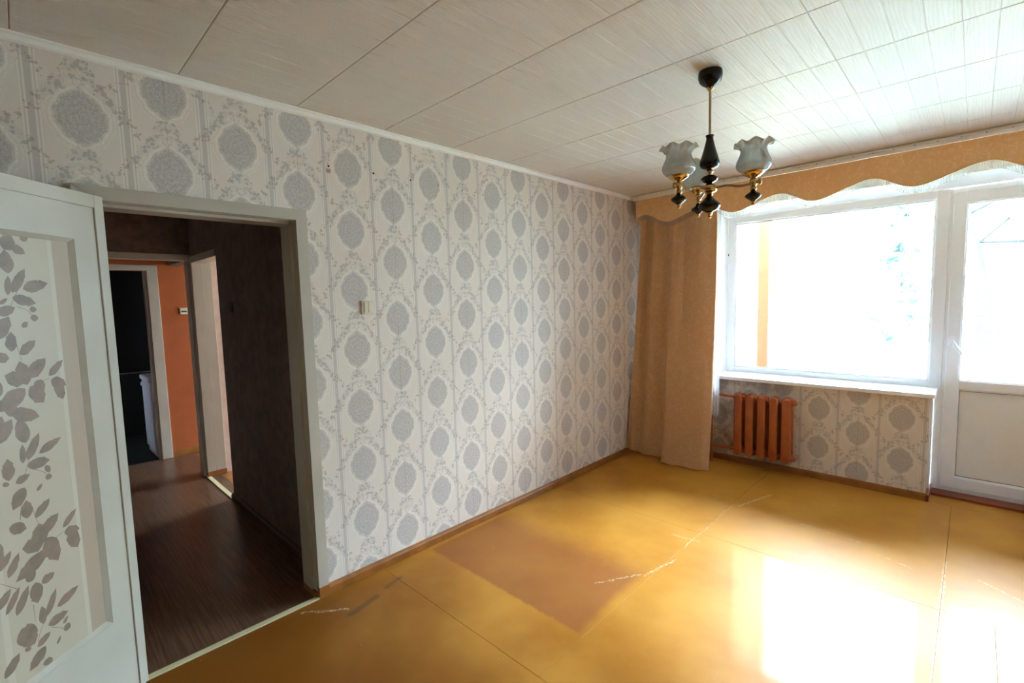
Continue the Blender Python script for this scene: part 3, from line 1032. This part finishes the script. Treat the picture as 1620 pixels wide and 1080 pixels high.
m1, m2 = panel_mats()
me.materials.append(m1)
me.materials.append(m2)
for p, og in zip(me.polygons, orig):
    p.material_index = 1 if any(q > 0 for q in og) else 0
bmp = bmesh.new()
bmp.from_mesh(me)
bmesh.ops.recalc_face_normals(bmp, faces=bmp.faces[:])
bmp.to_mesh(me)
bmp.free()
po = bpy.data.objects.new('papered_panel', me)
COL.objects.link(po)
po.parent = d2
po['label'] = 'beige glazing paper printed with brown leaves and flowers'
dpart('panel_backing', box(GX0-.002, GX1+.002, -0.020, -0.0135, GZ0-.002, GZ1+.002), 'white_old')

# ================================================================== HALL BEYOND THE DOORWAY
HYR = -3.550     # right wall of the hall
HYL = -4.620
XP = -2.70       # cross frame
XE = -3.66       # orange end wall
struct('floor_hall', box(XE-0.02, -0.012, HYL, -3.45, -0.06, 0.003), 'lino', 'brown wood-effect linoleum on the dark hall floor', 'floor')
bm = box(-1.88, -0.155, HYR, HYR+0.10, 0, H)
bx(bm, -2.65, -1.88, HYR, HYR+0.10, 2.035, H)
bx(bm, -2.86, -2.65, HYR, HYR+0.10, 0, H)
bx(bm, -3.66, -2.86, HYR, HYR+0.10, 2.06, H)
wh = struct('wall_hall_right', bm, 'hall_wall', 'dark papered hall wall beyond the doorway', 'wall')
struct('wall_hall_left', box(-3.66, -0.13, HYL-0.08, HYL, 0, H), 'hall_wall', 'hall wall hidden behind the open door', 'wall')
bm = box(XP-0.08, XP, HYL, HYR, 2.085, H)
struct('wall_hall_lintel', bm, 'hall_wall', 'dark wall above the opening across the hall', 'wall')
struct('ceiling_hall', box(-5.3, -0.13, HYL-0.1, HYR+0.1, H, H+0.08), 'white_plaster', 'hall ceiling', 'ceiling')
# opening across the hall: header board and right upright
t5 = thing('trim_5', 'grey-white frame of the opening across the hall', 'frame', (XP, -4.1, 0), kind='structure')
obj('header', box(XP-0.10, XP+0.015, HYL, HYR-0.0005, 2.04, 2.095, bev=0.004), 'white_old', t5)
obj('upright', box(XP-0.10, XP+0.015, HYR-0.030, HYR-0.0005, 0.003, 2.039, bev=0.004), 'white_old', t5)
# side doorway casing and lining on the hall's right wall
t6 = thing('trim_6', 'white lined doorway on the hall\'s right, bright inside', 'door casing', (-2.27, HYR, 0), kind='structure')
obj('casing_head', box(-2.684, -1.865, HYR-0.014, HYR-0.0005, 2.015, 2.075, bev=0.003), 'white_old', t6)
obj('casing_upright', box(-2.684, -2.652, HYR-0.014, HYR-0.0005, 0.004, 2.014, bev=0.003), 'white_old', t6)
obj('jamb', box(-2.652, -2.630, HYR-0.010, HYR+0.060, 0.050, 2.025, bev=0.003), 'white_old', t6)
obj('jamb', box(-2.649, -2.634, HYR+0.061, HYR+0.150, 0.050, 2.025, bev=0.003), 'white_old', t6)
obj('jamb_foot', box(-2.652, -2.628, HYR-0.010, HYR+0.150, 0.004, 0.049), 'base_board', t6)
obj('jamb_head', box(-2.63, -1.88, HYR-0.005, HYR+0.10, 2.016, 2.036), 'white_old', t6)
obj('threshold', box(-2.63, -1.88, HYR-0.02, HYR+0.015, 0.003, 0.010), 'threshold', t6)
struct('baseboard_hall', prism([(HYR-p, z) for p, z in BB], 'x', -1.88, -0.16), 'hall_base', 'baseboard along the dark hall wall', 'baseboard')
# orange end wall with doorway to the dark room
EY0, EY1 = -4.50, -3.739
bm = box(XE-0.10, XE, EY1, -3.02, 0, H)
bx(bm, XE-0.10, XE, EY0, EY1, 2.005, H)
bx(bm, XE-0.10, XE, HYL, EY0, 0, H)
struct('wall_hall_end', bm, 'hall_orange', 'orange painted wall at the far end of the hall', 'wall')
t7 = thing('trim_7', 'pale casing of the dark room\'s doorway beside the orange wall', 'door casing', (XE, -3.75, 0), kind='structure')
obj('casing_upright', box(XE+0.0005, XE+0.025, EY1, EY1+0.093, 0.004, 2.005, bev=0.004), 'white_old', t7)
obj('casing_head', box(XE+0.0005, XE+0.025, EY0, EY1+0.093, 2.0055, 2.062, bev=0.004), 'white_old', t7)
obj('jamb', box(XE-0.10, XE, EY1-0.02, EY1-0.0005, 0.0, 2.005), 'white_old', t7)
obj('cover_strip', box(XE+0.0005, XE+0.04, EY0, -3.345, 2.066, 2.110, bev=0.004), 'hall_orange', t7)
struct('baseboard_hall_end', box(XE+0.0005, XE+0.020, EY1+0.094, -3.10, 0.003, 0.075, bev=0.003), 'base_board', 'brown baseboard under the orange wall', 'baseboard')
# dark room
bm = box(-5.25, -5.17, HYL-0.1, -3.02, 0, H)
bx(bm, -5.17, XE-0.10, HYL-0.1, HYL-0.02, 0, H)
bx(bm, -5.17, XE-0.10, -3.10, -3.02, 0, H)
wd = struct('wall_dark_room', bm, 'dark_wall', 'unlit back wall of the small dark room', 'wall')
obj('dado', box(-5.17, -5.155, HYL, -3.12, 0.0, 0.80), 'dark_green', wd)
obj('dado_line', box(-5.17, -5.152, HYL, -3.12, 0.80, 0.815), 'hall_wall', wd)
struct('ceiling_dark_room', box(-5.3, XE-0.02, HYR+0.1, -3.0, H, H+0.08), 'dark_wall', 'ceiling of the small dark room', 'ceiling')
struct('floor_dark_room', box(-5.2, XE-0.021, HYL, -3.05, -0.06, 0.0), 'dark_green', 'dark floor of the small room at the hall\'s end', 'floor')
# white appliance standing inside the dark room
ap = thing('white_appliance', 'white waist-high appliance just inside the dark room\'s doorway', 'appliance', (-4.03, -3.62, 0.0))
obj('body', box(-4.28, -3.79, -3.775, -3.32, 0.06, 0.82, bev=0.012, seg=3), 'enamel', ap)
obj('worktop', box(-4.29, -3.785, -3.79, -3.31, 0.82, 0.875, bev=0.016, seg=3), 'enamel', ap)
obj('plinth', box(-4.26, -3.80, -3.76, -3.34, 0.0, 0.06), 'enamel', ap)
obj('knob', tube([(-4.15, -3.775, 0.78), (-4.15, -3.80, 0.78)], 0.022, 14), 'enamel', ap, True)
lm = thing('wall_lamp', 'small pale lamp high up in the dark room', 'lamp', (-5.17, -3.93, 2.27))
obj('base', lathe([(0, 0), (.03, 0), (.03, .012), (.018, .03), (0, .03)], 16), 'plastic', lm, True, local=True).rotation_euler = (0, radians(90), 0)
obj('bulb', lathe([(0.012, .03), (.02, .045), (.032, .07), (.03, .095), (.015, .112), (0, .115)], 16), 'plastic', lm, True, local=True).rotation_euler = (0, radians(90), 0)

# kitchen to the right of the hall: its window is what lights the hall
struct('floor_kitchen', box(-3.66, -0.13, -3.449, 0.3, -0.06, 0.0), 'base_board', 'brown painted floor seen through the hall\'s side doorway', 'floor')
struct('ceiling_kitchen', box(-3.70, -0.13, -3.5, 0.45, H, H+0.08), 'white_plaster', 'kitchen ceiling', 'ceiling')
struct('wall_kitchen_end', box(-3.76, -3.66, -3.019, 0.45, 0, H), 'kitchen_wall', 'far kitchen wall', 'wall')
struct('wall_kitchen_pier', box(-2.86, -2.650, -3.449, -3.32, 0.001, H), 'kitchen_wall', 'strip of pale pink wallpaper inside the side doorway', 'wall')
bm = box(-3.66, -3.3, 0.30, 0.45, 0, H)
bx(bm, -1.6, -0.13, 0.30, 0.45, 0, H)
bx(bm, -3.3, -1.6, 0.30, 0.45, 0, 0.9)
bx(bm, -3.3, -1.6, 0.30, 0.45, 2.25, H)
struct('wall_kitchen_window', bm, 'kitchen_wall', 'kitchen window wall', 'wall')
w2 = thing('window_2', 'kitchen window out of view', 'window', (-2.45, 0.4, 0.8), kind='structure')
obj('frame', join(frame_boxes(-3.3, -1.6, 0.9, 2.25, 0.05, 0.05, 0.05, 0.05, 0.37, 0.43), box(-2.475, -2.425, 0.371, 0.43, 0.94, 2.21)), 'pvc', w2)

# ================================================================== FURNISHINGS
# ---- curtain rail on the ceiling
RY = -0.300
rl = thing('curtain_rail', 'white plastic curtain rail screwed to the ceiling above the valance', 'curtain rail', (1.7, RY, H))
obj('track', prism([(-0.245, H-0.0005), (-0.245, H-0.030), (-0.335, H-0.030), (-0.345, H-0.022), (-0.345, H-0.0005)], 'x', 0.02, XR-0.003), 'rail', rl)
obj('front_lip', tube([(0.02, -0.352, H-0.018), (XR-0.003, -0.352, H-0.018)], 0.0125, 12), 'rail', rl, True)
obj('mounting_strip', box(0.045, XR-0.003, -0.368, -0.3455, H-0.052, H-0.028, bev=0.003), 'rail', rl)
x = 0.35
while x < XR-0.05:
    obj('clip', box(x-0.003, x+0.003, -0.3635, -0.355, H-0.026, H-0.019), 'hook', rl)
    x += 0.115

# ---- valance


def val_z(x):
    return 2.353 + 0.046*cos(2*pi*(x-1.335)/0.595) + 0.006*sin(4*pi*(x-1.335)/0.595)


VX0, VX1, VY, VT = 0.075, XR-0.004, -0.362, 2.5465


def strip(path, ztop, zbot, n, thick, rows=6):
    """sheet along a plan path: functions of arclength index; two skins give thickness"""
    bm = bmesh.new()
    layers = []
    for off in (0.0, thick):
        g = []
        for i in range(n+1):
            x, y, nx, ny = path(i/n)
            a, b_ = ztop(i/n), zbot(i/n)
            g.append([bm.verts.new((x+nx*off, y+ny*off, a+(b_-a)*k/rows)) for k in range(rows+1)])
        layers.append(g)
    A, B = layers
    for i in range(n):
        for k in range(rows):
            bm.faces.new((A[i][k], A[i+1][k], A[i+1][k+1], A[i][k+1]))
            bm.faces.new((B[i][k], B[i][k+1], B[i+1][k+1], B[i+1][k]))
        for g, k in ((A, 0), (A, rows)):
            bm.faces.new((A[i][k], B[i][k], B[i+1][k], A[i+1][k]))
    for i in (0, n):
        for k in range(rows):
            bm.faces.new((A[i][k], A[i][k+1], B[i][k+1], B[i][k]))
    bmesh.ops.recalc_face_normals(bm, faces=bm.faces[:])
    return bm


vl = thing('valance', 'peach valance with a scalloped lower edge across the window', 'valance', (1.7, VY, VT))
RET = 0.30/(VX1-VX0+0.30)


def vpath(tt):
    if tt < RET:
        return (VX0+0.008*sin(tt/RET*6), -0.06+(VY+0.06)*tt/RET, 1, 0)
    x = VX0+(VX1-VX0)*(tt-RET)/(1-RET)
    return (x, VY+0.004*sin(x*9)+0.002*sin(x*31), 0, 1)


def vx(tt):
    return VX0 if tt < RET else VX0+(VX1-VX0)*(tt-RET)/(1-RET)


def vbot(tt):
    if tt < RET:
        return 2.335+0.02*(1-tt/RET)
    return val_z(vx(tt))


obj('cloth', strip(vpath, lambda q: VT, vbot, 260, 0.004), 'valance', vl, True)
obj('piping', tube([(vx(q/260), vpath(q/260)[1]-0.001, vbot(q/260)) for q in range(int(RET*260)+2, 261)], 0.0035, 8), 'valance', vl, True)
obj('pleating_tape', strip(lambda q: (VX0+0.01+(VX1-VX0-0.02)*q, VY+0.008+0.002*sin(q*700), 0, 1), lambda q: val_z(VX0+(VX1-VX0)*q)+0.03,
                           lambda q: val_z(VX0+(VX1-VX0)*q)-0.047, 320, 0.0012, 3), 'tape', vl, True)

# ---- curtain
bot = [(0.006, -0.440), (0.027, -0.385), (0.075, -0.380), (0.131, -0.393), (0.18, -0.420), (0.235, -0.427), (0.30, -0.400), (0.356, -0.385), (0.395, -0.405),
       (0.400, -0.470), (0.425, -0.512), (0.50, -0.518), (0.567, -0.510), (0.66, -0.496), (0.77, -0.486), (0.815, -0.470), (0.838, -0.430), (0.832, -0.395)]
top = [(0.120, -0.330), (0.135, -0.285), (0.165, -0.275), (0.20, -0.305), (0.235, -0.335), (0.275, -0.330), (0.31, -0.290), (0.36, -0.285), (0.40, -0.315),
       (0.43, -0.338), (0.47, -0.340), (0.51, -0.320), (0.57, -0.300), (0.65, -0.328), (0.74, -0.335), (0.80, -0.320), (0.848, -0.315), (0.850, -0.290)]


def cr(pts, tt):
    n = len(pts)-1
    f = tt*n
    i = min(int(f), n-1)
    q = f-i
    p0, p1, p2, p3 = (Vector(pts[max(0, min(n, i+k))]) for k in (-1, 0, 1, 2))
    return 0.5*((2*p1)+(p2-p0)*q+(2*p0-5*p1+4*p2-p3)*q*q+(3*p1-p0-3*p2+p3)*q**3)


def curtain_bm():
    bm = bmesh.new()
    NU, NV = 150, 44
    sk = []
    for off in (0.0, 0.0025):
        g = []
        for i in range(NU+1):
            a = cr(top, i/NU)
            b_ = cr(bot, i/NU)
            row = []
            for k in range(NV+1):
                q = k/NV
                e = q**1.25
                p = a.lerp(b_, e)
                # small cloth ripples, and a slight pull-in of the free edge
                rp = 0.004*sin(i*0.55+q*5)*(1-q)+0.003*sin(i*0.21+q*11)
                px = p.x+0.010*sin(q*pi)*(i/NU)
                py = p.y+rp+off
                z = (2.47+(0.014 - 2.47)*q) + (0.012*(1-i/NU) if k == NV else 0)
                z += (0.004*sin(i*0.3)) if k == NV else 0
                row.append(bm.verts.new((px, py, z)))
            g.append(row)
        sk.append(g)
    A, B = sk
    for i in range(NU):
        for k in range(NV):
            bm.faces.new((A[i][k], A[i][k+1], A[i+1][k+1], A[i+1][k]))
            bm.faces.new((B[i][k], B[i+1][k], B[i+1][k+1], B[i][k+1]))
        for k in (0, NV):
            bm.faces.new((A[i][k], A[i+1][k], B[i+1][k], B[i][k]))
    for i in (0, NU):
        for k in range(NV):
            bm.faces.new((A[i][k], B[i][k], B[i][k+1], A[i][k+1]))
    bmesh.ops.recalc_face_normals(bm, faces=bm.faces[:])
    return bm


cu = thing('curtain', 'tan jacquard curtain hanging to the floor in the room\'s corner', 'curtain', (0.45, -0.42, 0.0))
obj('cloth', curtain_bm(), 'curtain', cu, True)
obj('heading_tape', tube([(cr(top, q/60).x, cr(top, q/60).y-0.001, 2.468) for q in range(61)], 0.006, 6), 'curtain', cu, True)

# ---- tulle behind the curtain
tl = thing('tulle', 'strip of white tulle peeking out beside the curtain\'s edge', 'sheer curtain', (0.79, -0.2, 0.5))
obj('cloth', strip(lambda q: (0.62+0.235*q, -0.245+0.018*sin(q*26)+0.01*sin(q*9), 0, 1), lambda q: 2.565, lambda q: 0.50-0.035*sin(q*22)**2, 60, 0.0012, 24), 'tulle', tl, True)

# ---- radiator
rd = thing('radiator', 'orange-brown cast-iron radiator with five sections under the window', 'radiator', (1.2, -0.10, 0.10))
PITCH_R, RX0 = 0.0985, 0.967
YR0, YR1 = -0.175, -0.040
ZB, ZT_ = 0.118, 0.702


def section_bm():
    """one section around x=0 (local), the front towards -y"""
    parts = []
    w = 0.034
    yc = (YR0+YR1)/2
    # front and rear columns: rounded outline in x-z with domed top and bottom
    def outline(hw, z0, z1, dome):
        pts = []
        for k in range(9):
            a = pi*k/8
            pts.append((hw*cos(a), z1-dome+dome*sin(a)))
        for k in range(9):
            a = pi+pi*k/8
            pts.append((hw*cos(a), z0+dome+dome*sin(a)))
        return pts
    f = prism(outline(w, ZB+0.004, ZT_-0.012, 0.030), 'y', YR0, YR0+0.034)
    bmesh.ops.bevel(f, geom=[e for e in f.edges if abs(e.verts[0].co.y-e.verts[1].co.y) < 1e-6], offset=0.010, segments=3, affect='EDGES', profile=0.5)
    parts.append(f)
    r = prism(outline(w, ZB+0.004, ZT_-0.012, 0.030), 'y', YR1-0.034, YR1)
    bmesh.ops.bevel(r, geom=[e for e in r.edges if abs(e.verts[0].co.y-e.verts[1].co.y) < 1e-6], offset=0.010, segments=2, affect='EDGES', profile=0.5)
    parts.append(r)
    # recessed web between them
    parts.append(prism(outline(0.022, ZB+0.015, ZT_-0.02, 0.02), 'y', YR0+0.03, YR1-0.03))
    # top and bottom heads with nipple hubs
    for z in (0.655, 0.165):
        h = lathe([(0, -0.0492), (0.026, -0.0492), (0.030, -0.046), (0.030, -0.034), (0.036, -0.030), (0.036, 0.030), (0.030, 0.034), (0.030, 0.046), (0.026, 0.0492), (0, 0.0492)], 20)
        h.transform(Matrix.Translation((0, yc, z)) @ Matrix.Rotation(radians(90), 4, 'Y'))
        parts.append(h)
    # crown across the top
    c = lathe([(0, -0.5), (0.5, -0.42), (0.86, -0.25), (1.0, 0.0), (0.86, 0.25), (0.5, 0.42), (0, 0.5)], 16)
    c.transform(Matrix.Translation((0, yc, 0.672)) @ Matrix.Diagonal((0.030, 0.062, 0.062, 1)))
    parts.append(c)
    return join(*parts)


first = None
for k in range(5):
    cxr = RX0+0.034+k*PITCH_R
    if first is None:
        bm = section_bm()
        bm.transform(Matrix.Translation((0, -wloc(rd).y, -wloc(rd).z)))
        o = obj('section', bm, 'radiator', rd, True, local=True)
        first = o
    else:
        o = first.copy()
        COL.objects.link(o)
        o.parent = rd
    o.location = (cxr-1.2, 0, 0)
XE_R = RX0+0.034+4*PITCH_R
for z in (0.655, 0.165):
    obj('end_plug', lathe([(0, .072), (.014, .072), (.020, .066), (.024, .056), (.030, .054), (.030, .046)], 16), 'radiator', rd, True, local=True).matrix_local = \
        Matrix.Translation((XE_R-1.2, -0.1075+0.10, z-0.10)) @ Matrix.Rotation(radians(90), 4, 'Y')
obj('supply_pipe', tube([(RX0-0.012, -0.1075, 0.655), (0.86, -0.1075, 0.657), (0.80, -0.108, 0.660), (0.745, -0.108, 0.662)], 0.0125, 12), 'radiator', rd, True)
obj('return_pipe', tube([(RX0-0.012, -0.1075, 0.165), (0.90, -0.1075, 0.160), (0.82, -0.108, 0.150), (0.745, -0.108, 0.146)], 0.0125, 12), 'radiator', rd, True)
obj('riser_pipe', tube([(0.742, -0.108, 0.0015), (0.742, -0.108, H-0.032)], 0.0135, 12), 'radiator', rd, True)
for xx in (1.05, 1.35):
    obj('bracket', box(xx-0.008, xx+0.008, -0.06, -0.001, 0.196, 0.212), 'radiator', rd)

# ---- switches
sw = thing('light_switch', 'cream double rocker switch on the medallion wallpaper', 'light switch', (0.0, -3.282, 1.580))
obj('plate', box(0.0005, 0.011, -3.322, -3.242, 1.540, 1.620, bev=0.004, seg=3), 'plastic', sw)
for y0, y1 in ((-3.309, -3.2835), (-3.2815, -3.256)):
    q = box(0.010, 0.018, y0, y1, 1.551, 1.611, bev=0.003)
    obj('rocker', q, 'plastic', sw)
hs = thing('light_switch', 'small white pull switch on the orange hall wall', 'light switch', (XE, -3.438, 1.58))
obj('plate', box(XE+0.0005, XE+0.022, -3.480, -3.396, 1.540, 1.616, bev=0.010, seg=3), 'plastic', hs)
obj('rocker', box(XE+0.022, XE+0.030, -3.462, -3.414, 1.568, 1.582, bev=0.003), 'hook', hs)
hs = thing('light_switch', 'dim switch on the dark hall wall near the side doorway', 'light switch', (-1.555, HYR, 1.60))
obj('plate', box(-1.595, -1.515, HYR-0.022, HYR-0.0005, 1.56, 1.64, bev=0.008, seg=3), 'hall_wall', hs)
obj('rocker', box(-1.58, -1.53, HYR-0.028, HYR-0.0215, 1.575, 1.625, bev=0.003), 'hall_wall', hs)

# ---- chandelier
CX, CY = 1.630, -2.440
ch = thing('chandelier', 'three-arm chandelier of black wood and brass with frilled glass shades', 'chandelier', (CX, CY, 1.95))
C0 = (CX, CY, 0)
obj('canopy', lathe([(0, 2.528), (.016, 2.528), (.019, 2.534), (.034, 2.543), (.046, 2.555), (.0510, 2.570), (.0520, 2.585), (.050, H-0.0025), (0, H-0.0025)], 40, C0), 'black_wood', ch, True)
obj('canopy_cap', lathe([(0, 2.516), (0.0088, 2.516), (0.0137, 2.522), (0.0150, 2.528), (0, 2.5285)], 24, C0), 'brass', ch, True)
obj('rod', lathe([(0, 2.310), (.0058, 2.310), (.0058, 2.520), (0, 2.520)], 16, C0), 'rod', ch, True)
obj('body', lathe([(0, 2.172), (0.0225, 2.173), (0.0375, 2.180), (0.0431, 2.192), (0.0425, 2.204), (0.0375, 2.222), (0.0287, 2.250), (0.0200, 2.282), (0.0156, 2.302), (0.0150, 2.314), (0.0175, 2.316), (0.0175, 2.321), (0, 2.322)], 32, C0), 'black_wood', ch, True)
obj('upper_bead', lathe([(0, 2.143), (0.0112, 2.143), (0.0112, 2.150), (0.0175, 2.156), (0.0175, 2.161), (0.0112, 2.166), (0.0112, 2.172), (0, 2.173)], 24, C0), 'brass', ch, True)
obj('disc', lathe([(0, 2.108), (0.0125, 2.109), (0.0275, 2.115), (0.0369, 2.124), (0.0369, 2.130), (0.0275, 2.139), (0.0125, 2.144), (0, 2.1445)], 32, C0), 'black_wood', ch, True)
hub = obj('hub', lathe([(0, 2.052), (0.0112, 2.052), (0.0163, 2.058), (0.0112, 2.063), (0.0175, 2.066), (0.0300, 2.070), (0.0331, 2.075), (0.0331, 2.093), (0.0300, 2.098), (0.0175, 2.101), (0.0125, 2.108), (0, 2.109)], 32, C0), 'brass', ch, True)
obj('ball', lathe([(0, 1.976), (.014, 1.977), (.019, 1.982), (.030, 1.986), (.041, 1.993), (.0470, 2.002), (.0475, 2.008), (.044, 2.016), (.036, 2.025), (.026, 2.034), (.018, 2.043), (.012, 2.051), (0, 2.0525)], 36, C0), 'black_wood', ch, True)
obj('finial', lathe([(0, 1.948), (0.0063, 1.950), (0.0100, 1.955), (0.0063, 1.960), (0.0075, 1.964), (0.0137, 1.969), (0.0150, 1.975), (0, 1.9765)], 20, C0), 'brass', ch, True)


def ruffle_shade(cx, cy, z0, ph):
    """frilled tulip shade: bulb, waist, flared six-lobed rim with scalloped height; open at the top"""
    bm = bmesh.new()
    prof = [(.024, .000), (.040, .004), (.056, .012), (.0670, .024), (.0710, .036), (.0690, .050), (.0620, .066), (.0550, .082), (.0520, .096), (.0550, .110), (.0650, .121), (.0800, .127)]
    N = 96
    inner = [(max(r-.0022, .01), z+.001) for r, z in prof]
    sk = []
    for pf in (prof, inner):
        g = []
        for j, (r, z) in enumerate(pf):
            e = max(0.0, (z-.080)/.047)
            e = e*e
            ring = []
            for i in range(N):
                a = 2*pi*i/N
                lob = cos(8*a+ph)
                rr = r*(1+0.055*e*lob)
                zz = z+0.0075*e*cos(8*a+ph+pi)
                ring.append(bm.verts.new((cx+rr*cos(a), cy+rr*sin(a), z0+zz)))
            g.append(ring)
        sk.append(g)
    for g in sk:
        for a, b_ in zip(g, g[1:]):
            for i in range(N):
                bm.faces.new((a[i], a[(i+1) % N], b_[(i+1) % N], b_[i]))
    for k in (0, -1):
        a, b_ = sk[0][k], sk[1][k]
        for i in range(N):
            bm.faces.new((a[i], a[(i+1) % N], b_[(i+1) % N], b_[i]))
    bmesh.ops.recalc_face_normals(bm, faces=bm.faces[:])
    return bm


AR = 0.182
for k, deg in enumerate((8, 128, 248)):
    a = radians(deg)
    ux, uy = cos(a), sin(a)
    ax, ay = CX+AR*ux, CY+AR*uy
    P = lambda r, z: (CX+r*ux, CY+r*uy, z)
    arm = obj('arm', tube([P(.020, 2.084), P(.045, 2.086), P(.070, 2.088), P(.092, 2.084), P(.115, 2.077), P(.138, 2.074), P(.160, 2.077), P(AR, 2.082), P(AR+.022, 2.083)], [.006]*8+[.006], 12), 'rod', ch, True)
    obj('arm_tip', lathe([(0, -.014), (.006, -.012), (.0085, -.006), (.0095, 0), (.0085, .006), (.006, .012), (0, .014)], 16, P(AR+.026, 2.083)), 'brass', arm, True)
    c = (ax, ay, 0)
    obj('candle_cup', lathe([(0, 2.046), (.009, 2.046), (.015, 2.053), (.015, 2.059), (.009, 2.066), (.015, 2.071), (.015, 2.094), (.010, 2.100), (.012, 2.103), (.024, 2.108), (.038, 2.117), (.046, 2.125), (.046, 2.127), (.020, 2.122), (0, 2.122)], 28, c), 'brass', arm, True)
    obj('lampholder', lathe([(0, 2.122), (.013, 2.122), (.013, 2.150), (.011, 2.152), (0, 2.152)], 18, c), 'plastic', arm, True)
    sh = bmesh.new()
    sh.free()
    so = obj('glass_shade', ruffle_shade(0, 0, 0, k*1.3), 'shade', arm, True, local=True)
    so.location = Vector((ax, ay, 2.121))-wloc(arm)
    obj('pendant', lathe([(0.0000, 2.0020), (0.0081, 2.0030), (0.0135, 2.0070), (0.0284, 2.0180), (0.0331, 2.0240), (0.0311, 2.0300), (0.0203, 2.0390), (0.0108, 2.0460), (0.0000, 2.0465)], 28, c), 'black_wood', arm, True)
    obj('pendant_finial', lathe([(0.0000, 1.9840), (0.0054, 1.9850), (0.0095, 1.9890), (0.0054, 1.9930), (0.0054, 1.9960), (0.0108, 1.9990), (0.0108, 2.0020), (0.0000, 2.0025)], 16, c), 'brass', arm, True)

# ================================================================== OUTSIDE
struct('balcony_floor', box(0.60, 4.8, 0.45, 1.56, -0.16, -0.03), 'concrete', 'concrete balcony slab outside the window', 'balcony')
struct('wall_balcony_side', box(0.60, 0.702, 0.45, 1.30, -0.03, 3.3), 'ext_cream', 'pale yellow side wall of the balcony left of the window', 'wall')
bp = tag(obj('balcony_post', box(0.704, 0.826, 1.301, 1.39, -0.03, 3.3, bev=0.008), 'yellow_wood'), 'yellow-orange wooden post on the balcony', 'post')
rlg = thing('balcony_railing', 'white frosted balcony balustrade outside the glass', 'railing', (2.0, 1.5, -0.03))
for k in range(7):
    obj('panel', box(0.66+k*0.57, 0.66+k*0.57+0.555, 1.50, 1.506, 0.02, 1.03), 'frosted', rlg)
    obj('baluster', box(0.645+k*0.57-0.012, 0.645+k*0.57+0.012, 1.475, 1.4995, -0.03, 1.04), 'ext_white', rlg)
obj('handrail', box(0.62, 4.7, 1.46, 1.54, 1.04, 1.075, bev=0.008), 'ext_white', rlg)

struct('ground', box(-30, 40, 2.0, 60, -5.2, -5.0), 'grass', 'lawn outside below the balcony', 'ground')


def tree(name, label, base, trunk_pts, crown, nleaf, size, seed, bark='bark'):
    random.seed(seed)
    t_ = thing(name, label, 'tree', base, group='trees beyond the balcony')
    r = [p[3] for p in trunk_pts]
    tb = tube([(p[0], p[1], p[2]) for p in trunk_pts], r, 10)
    ends = []
    for (cx, cy, cz, cr_) in crown:
        p0 = Vector(trunk_pts[-2][:3]).lerp(Vector(trunk_pts[-1][:3]), random.uniform(0.2, 0.9))
        tube([p0, p0.lerp(Vector((cx, cy, cz)), 0.5)+Vector((0, 0, 0.2)), (cx, cy, cz)], [0.035, 0.02, 0.008], 6, tb)
    obj('trunk', tb, bark, t_, True)
    vs, fs = [], []
    for (cx, cy, cz, cr_) in crown:
        for _ in range(nleaf):
            while True:
                d = Vector((random.uniform(-1, 1), random.uniform(-1, 1), random.uniform(-1, 1)))
                if 0.2 < d.length < 1:
                    break
            p = Vector((cx, cy, cz))+d*cr_
            u = Vector((random.gauss(0, 1), random.gauss(0, 1), random.gauss(0, 1))).normalized()
            v = u.orthogonal().normalized()
            s = size*random.uniform(0.6, 1.2)
            k = len(vs)
            vs += [p-u*s, p+v*s*0.5, p+u*s, p-v*s*0.5]
            fs.append((k, k+1, k+2, k+3))
    me = bpy.data.meshes.new('foliage')
    org = Vector(base)
    me.from_pydata([tuple(v-org) for v in vs], [], fs)
    me.materials.append(MAT['leaf'])
    o = bpy.data.objects.new('foliage', me)
    COL.objects.link(o)
    o.parent = t_
    o['kind'] = 'stuff'
    return t_


tree('tree', 'leaning tree seen through the balcony door\'s glass', (2.75, 7.5, -5),
     [(2.75, 7.5, -5, .22), (2.72, 7.5, -1, .19), (2.66, 7.5, 0.8, .17), (2.52, 7.5, 2.0, .13), (2.30, 7.6, 3.2, .08)],
     [(3.35, 7.6, 2.9, .55), (3.9, 7.4, 3.4, .8), (2.2, 8.0, 4.4, 1.0), (4.2, 7.6, 1.9, .6)], 260, 0.13, 1)
random.seed(21)
spots = [(-8.6, 12.0), (-3.8, 12.4), (1.0, 12.0), (5.8, 12.6), (10.6, 12.0), (15.4, 12.5), (20.2, 12.0)]
order = ['first', 'second', 'third', 'fourth', 'fifth', 'sixth', 'seventh']
for k, (tx_, ty_) in enumerate(spots):
    hh = random.uniform(6.6, 8.0)
    cr_list = []
    for q in range(14):
        a = q*2.4
        z = -3.2+q*(hh+2.4)/13.5
        cr_list.append((tx_+0.95*cos(a), ty_+0.95*sin(a), z, random.uniform(1.25, 1.33)))
    tree('tree', 'bushy tree outside, %s from the left in the row beyond the lawn' % order[k], (tx_, ty_, -5),
         [(tx_, ty_, -5, .18), (tx_+.1, ty_, -2, .15), (tx_, ty_, 2.0, .10), (tx_+.1, ty_, 5.0, .05)], cr_list, 260, 0.25, 40+k, 'bark_pale')
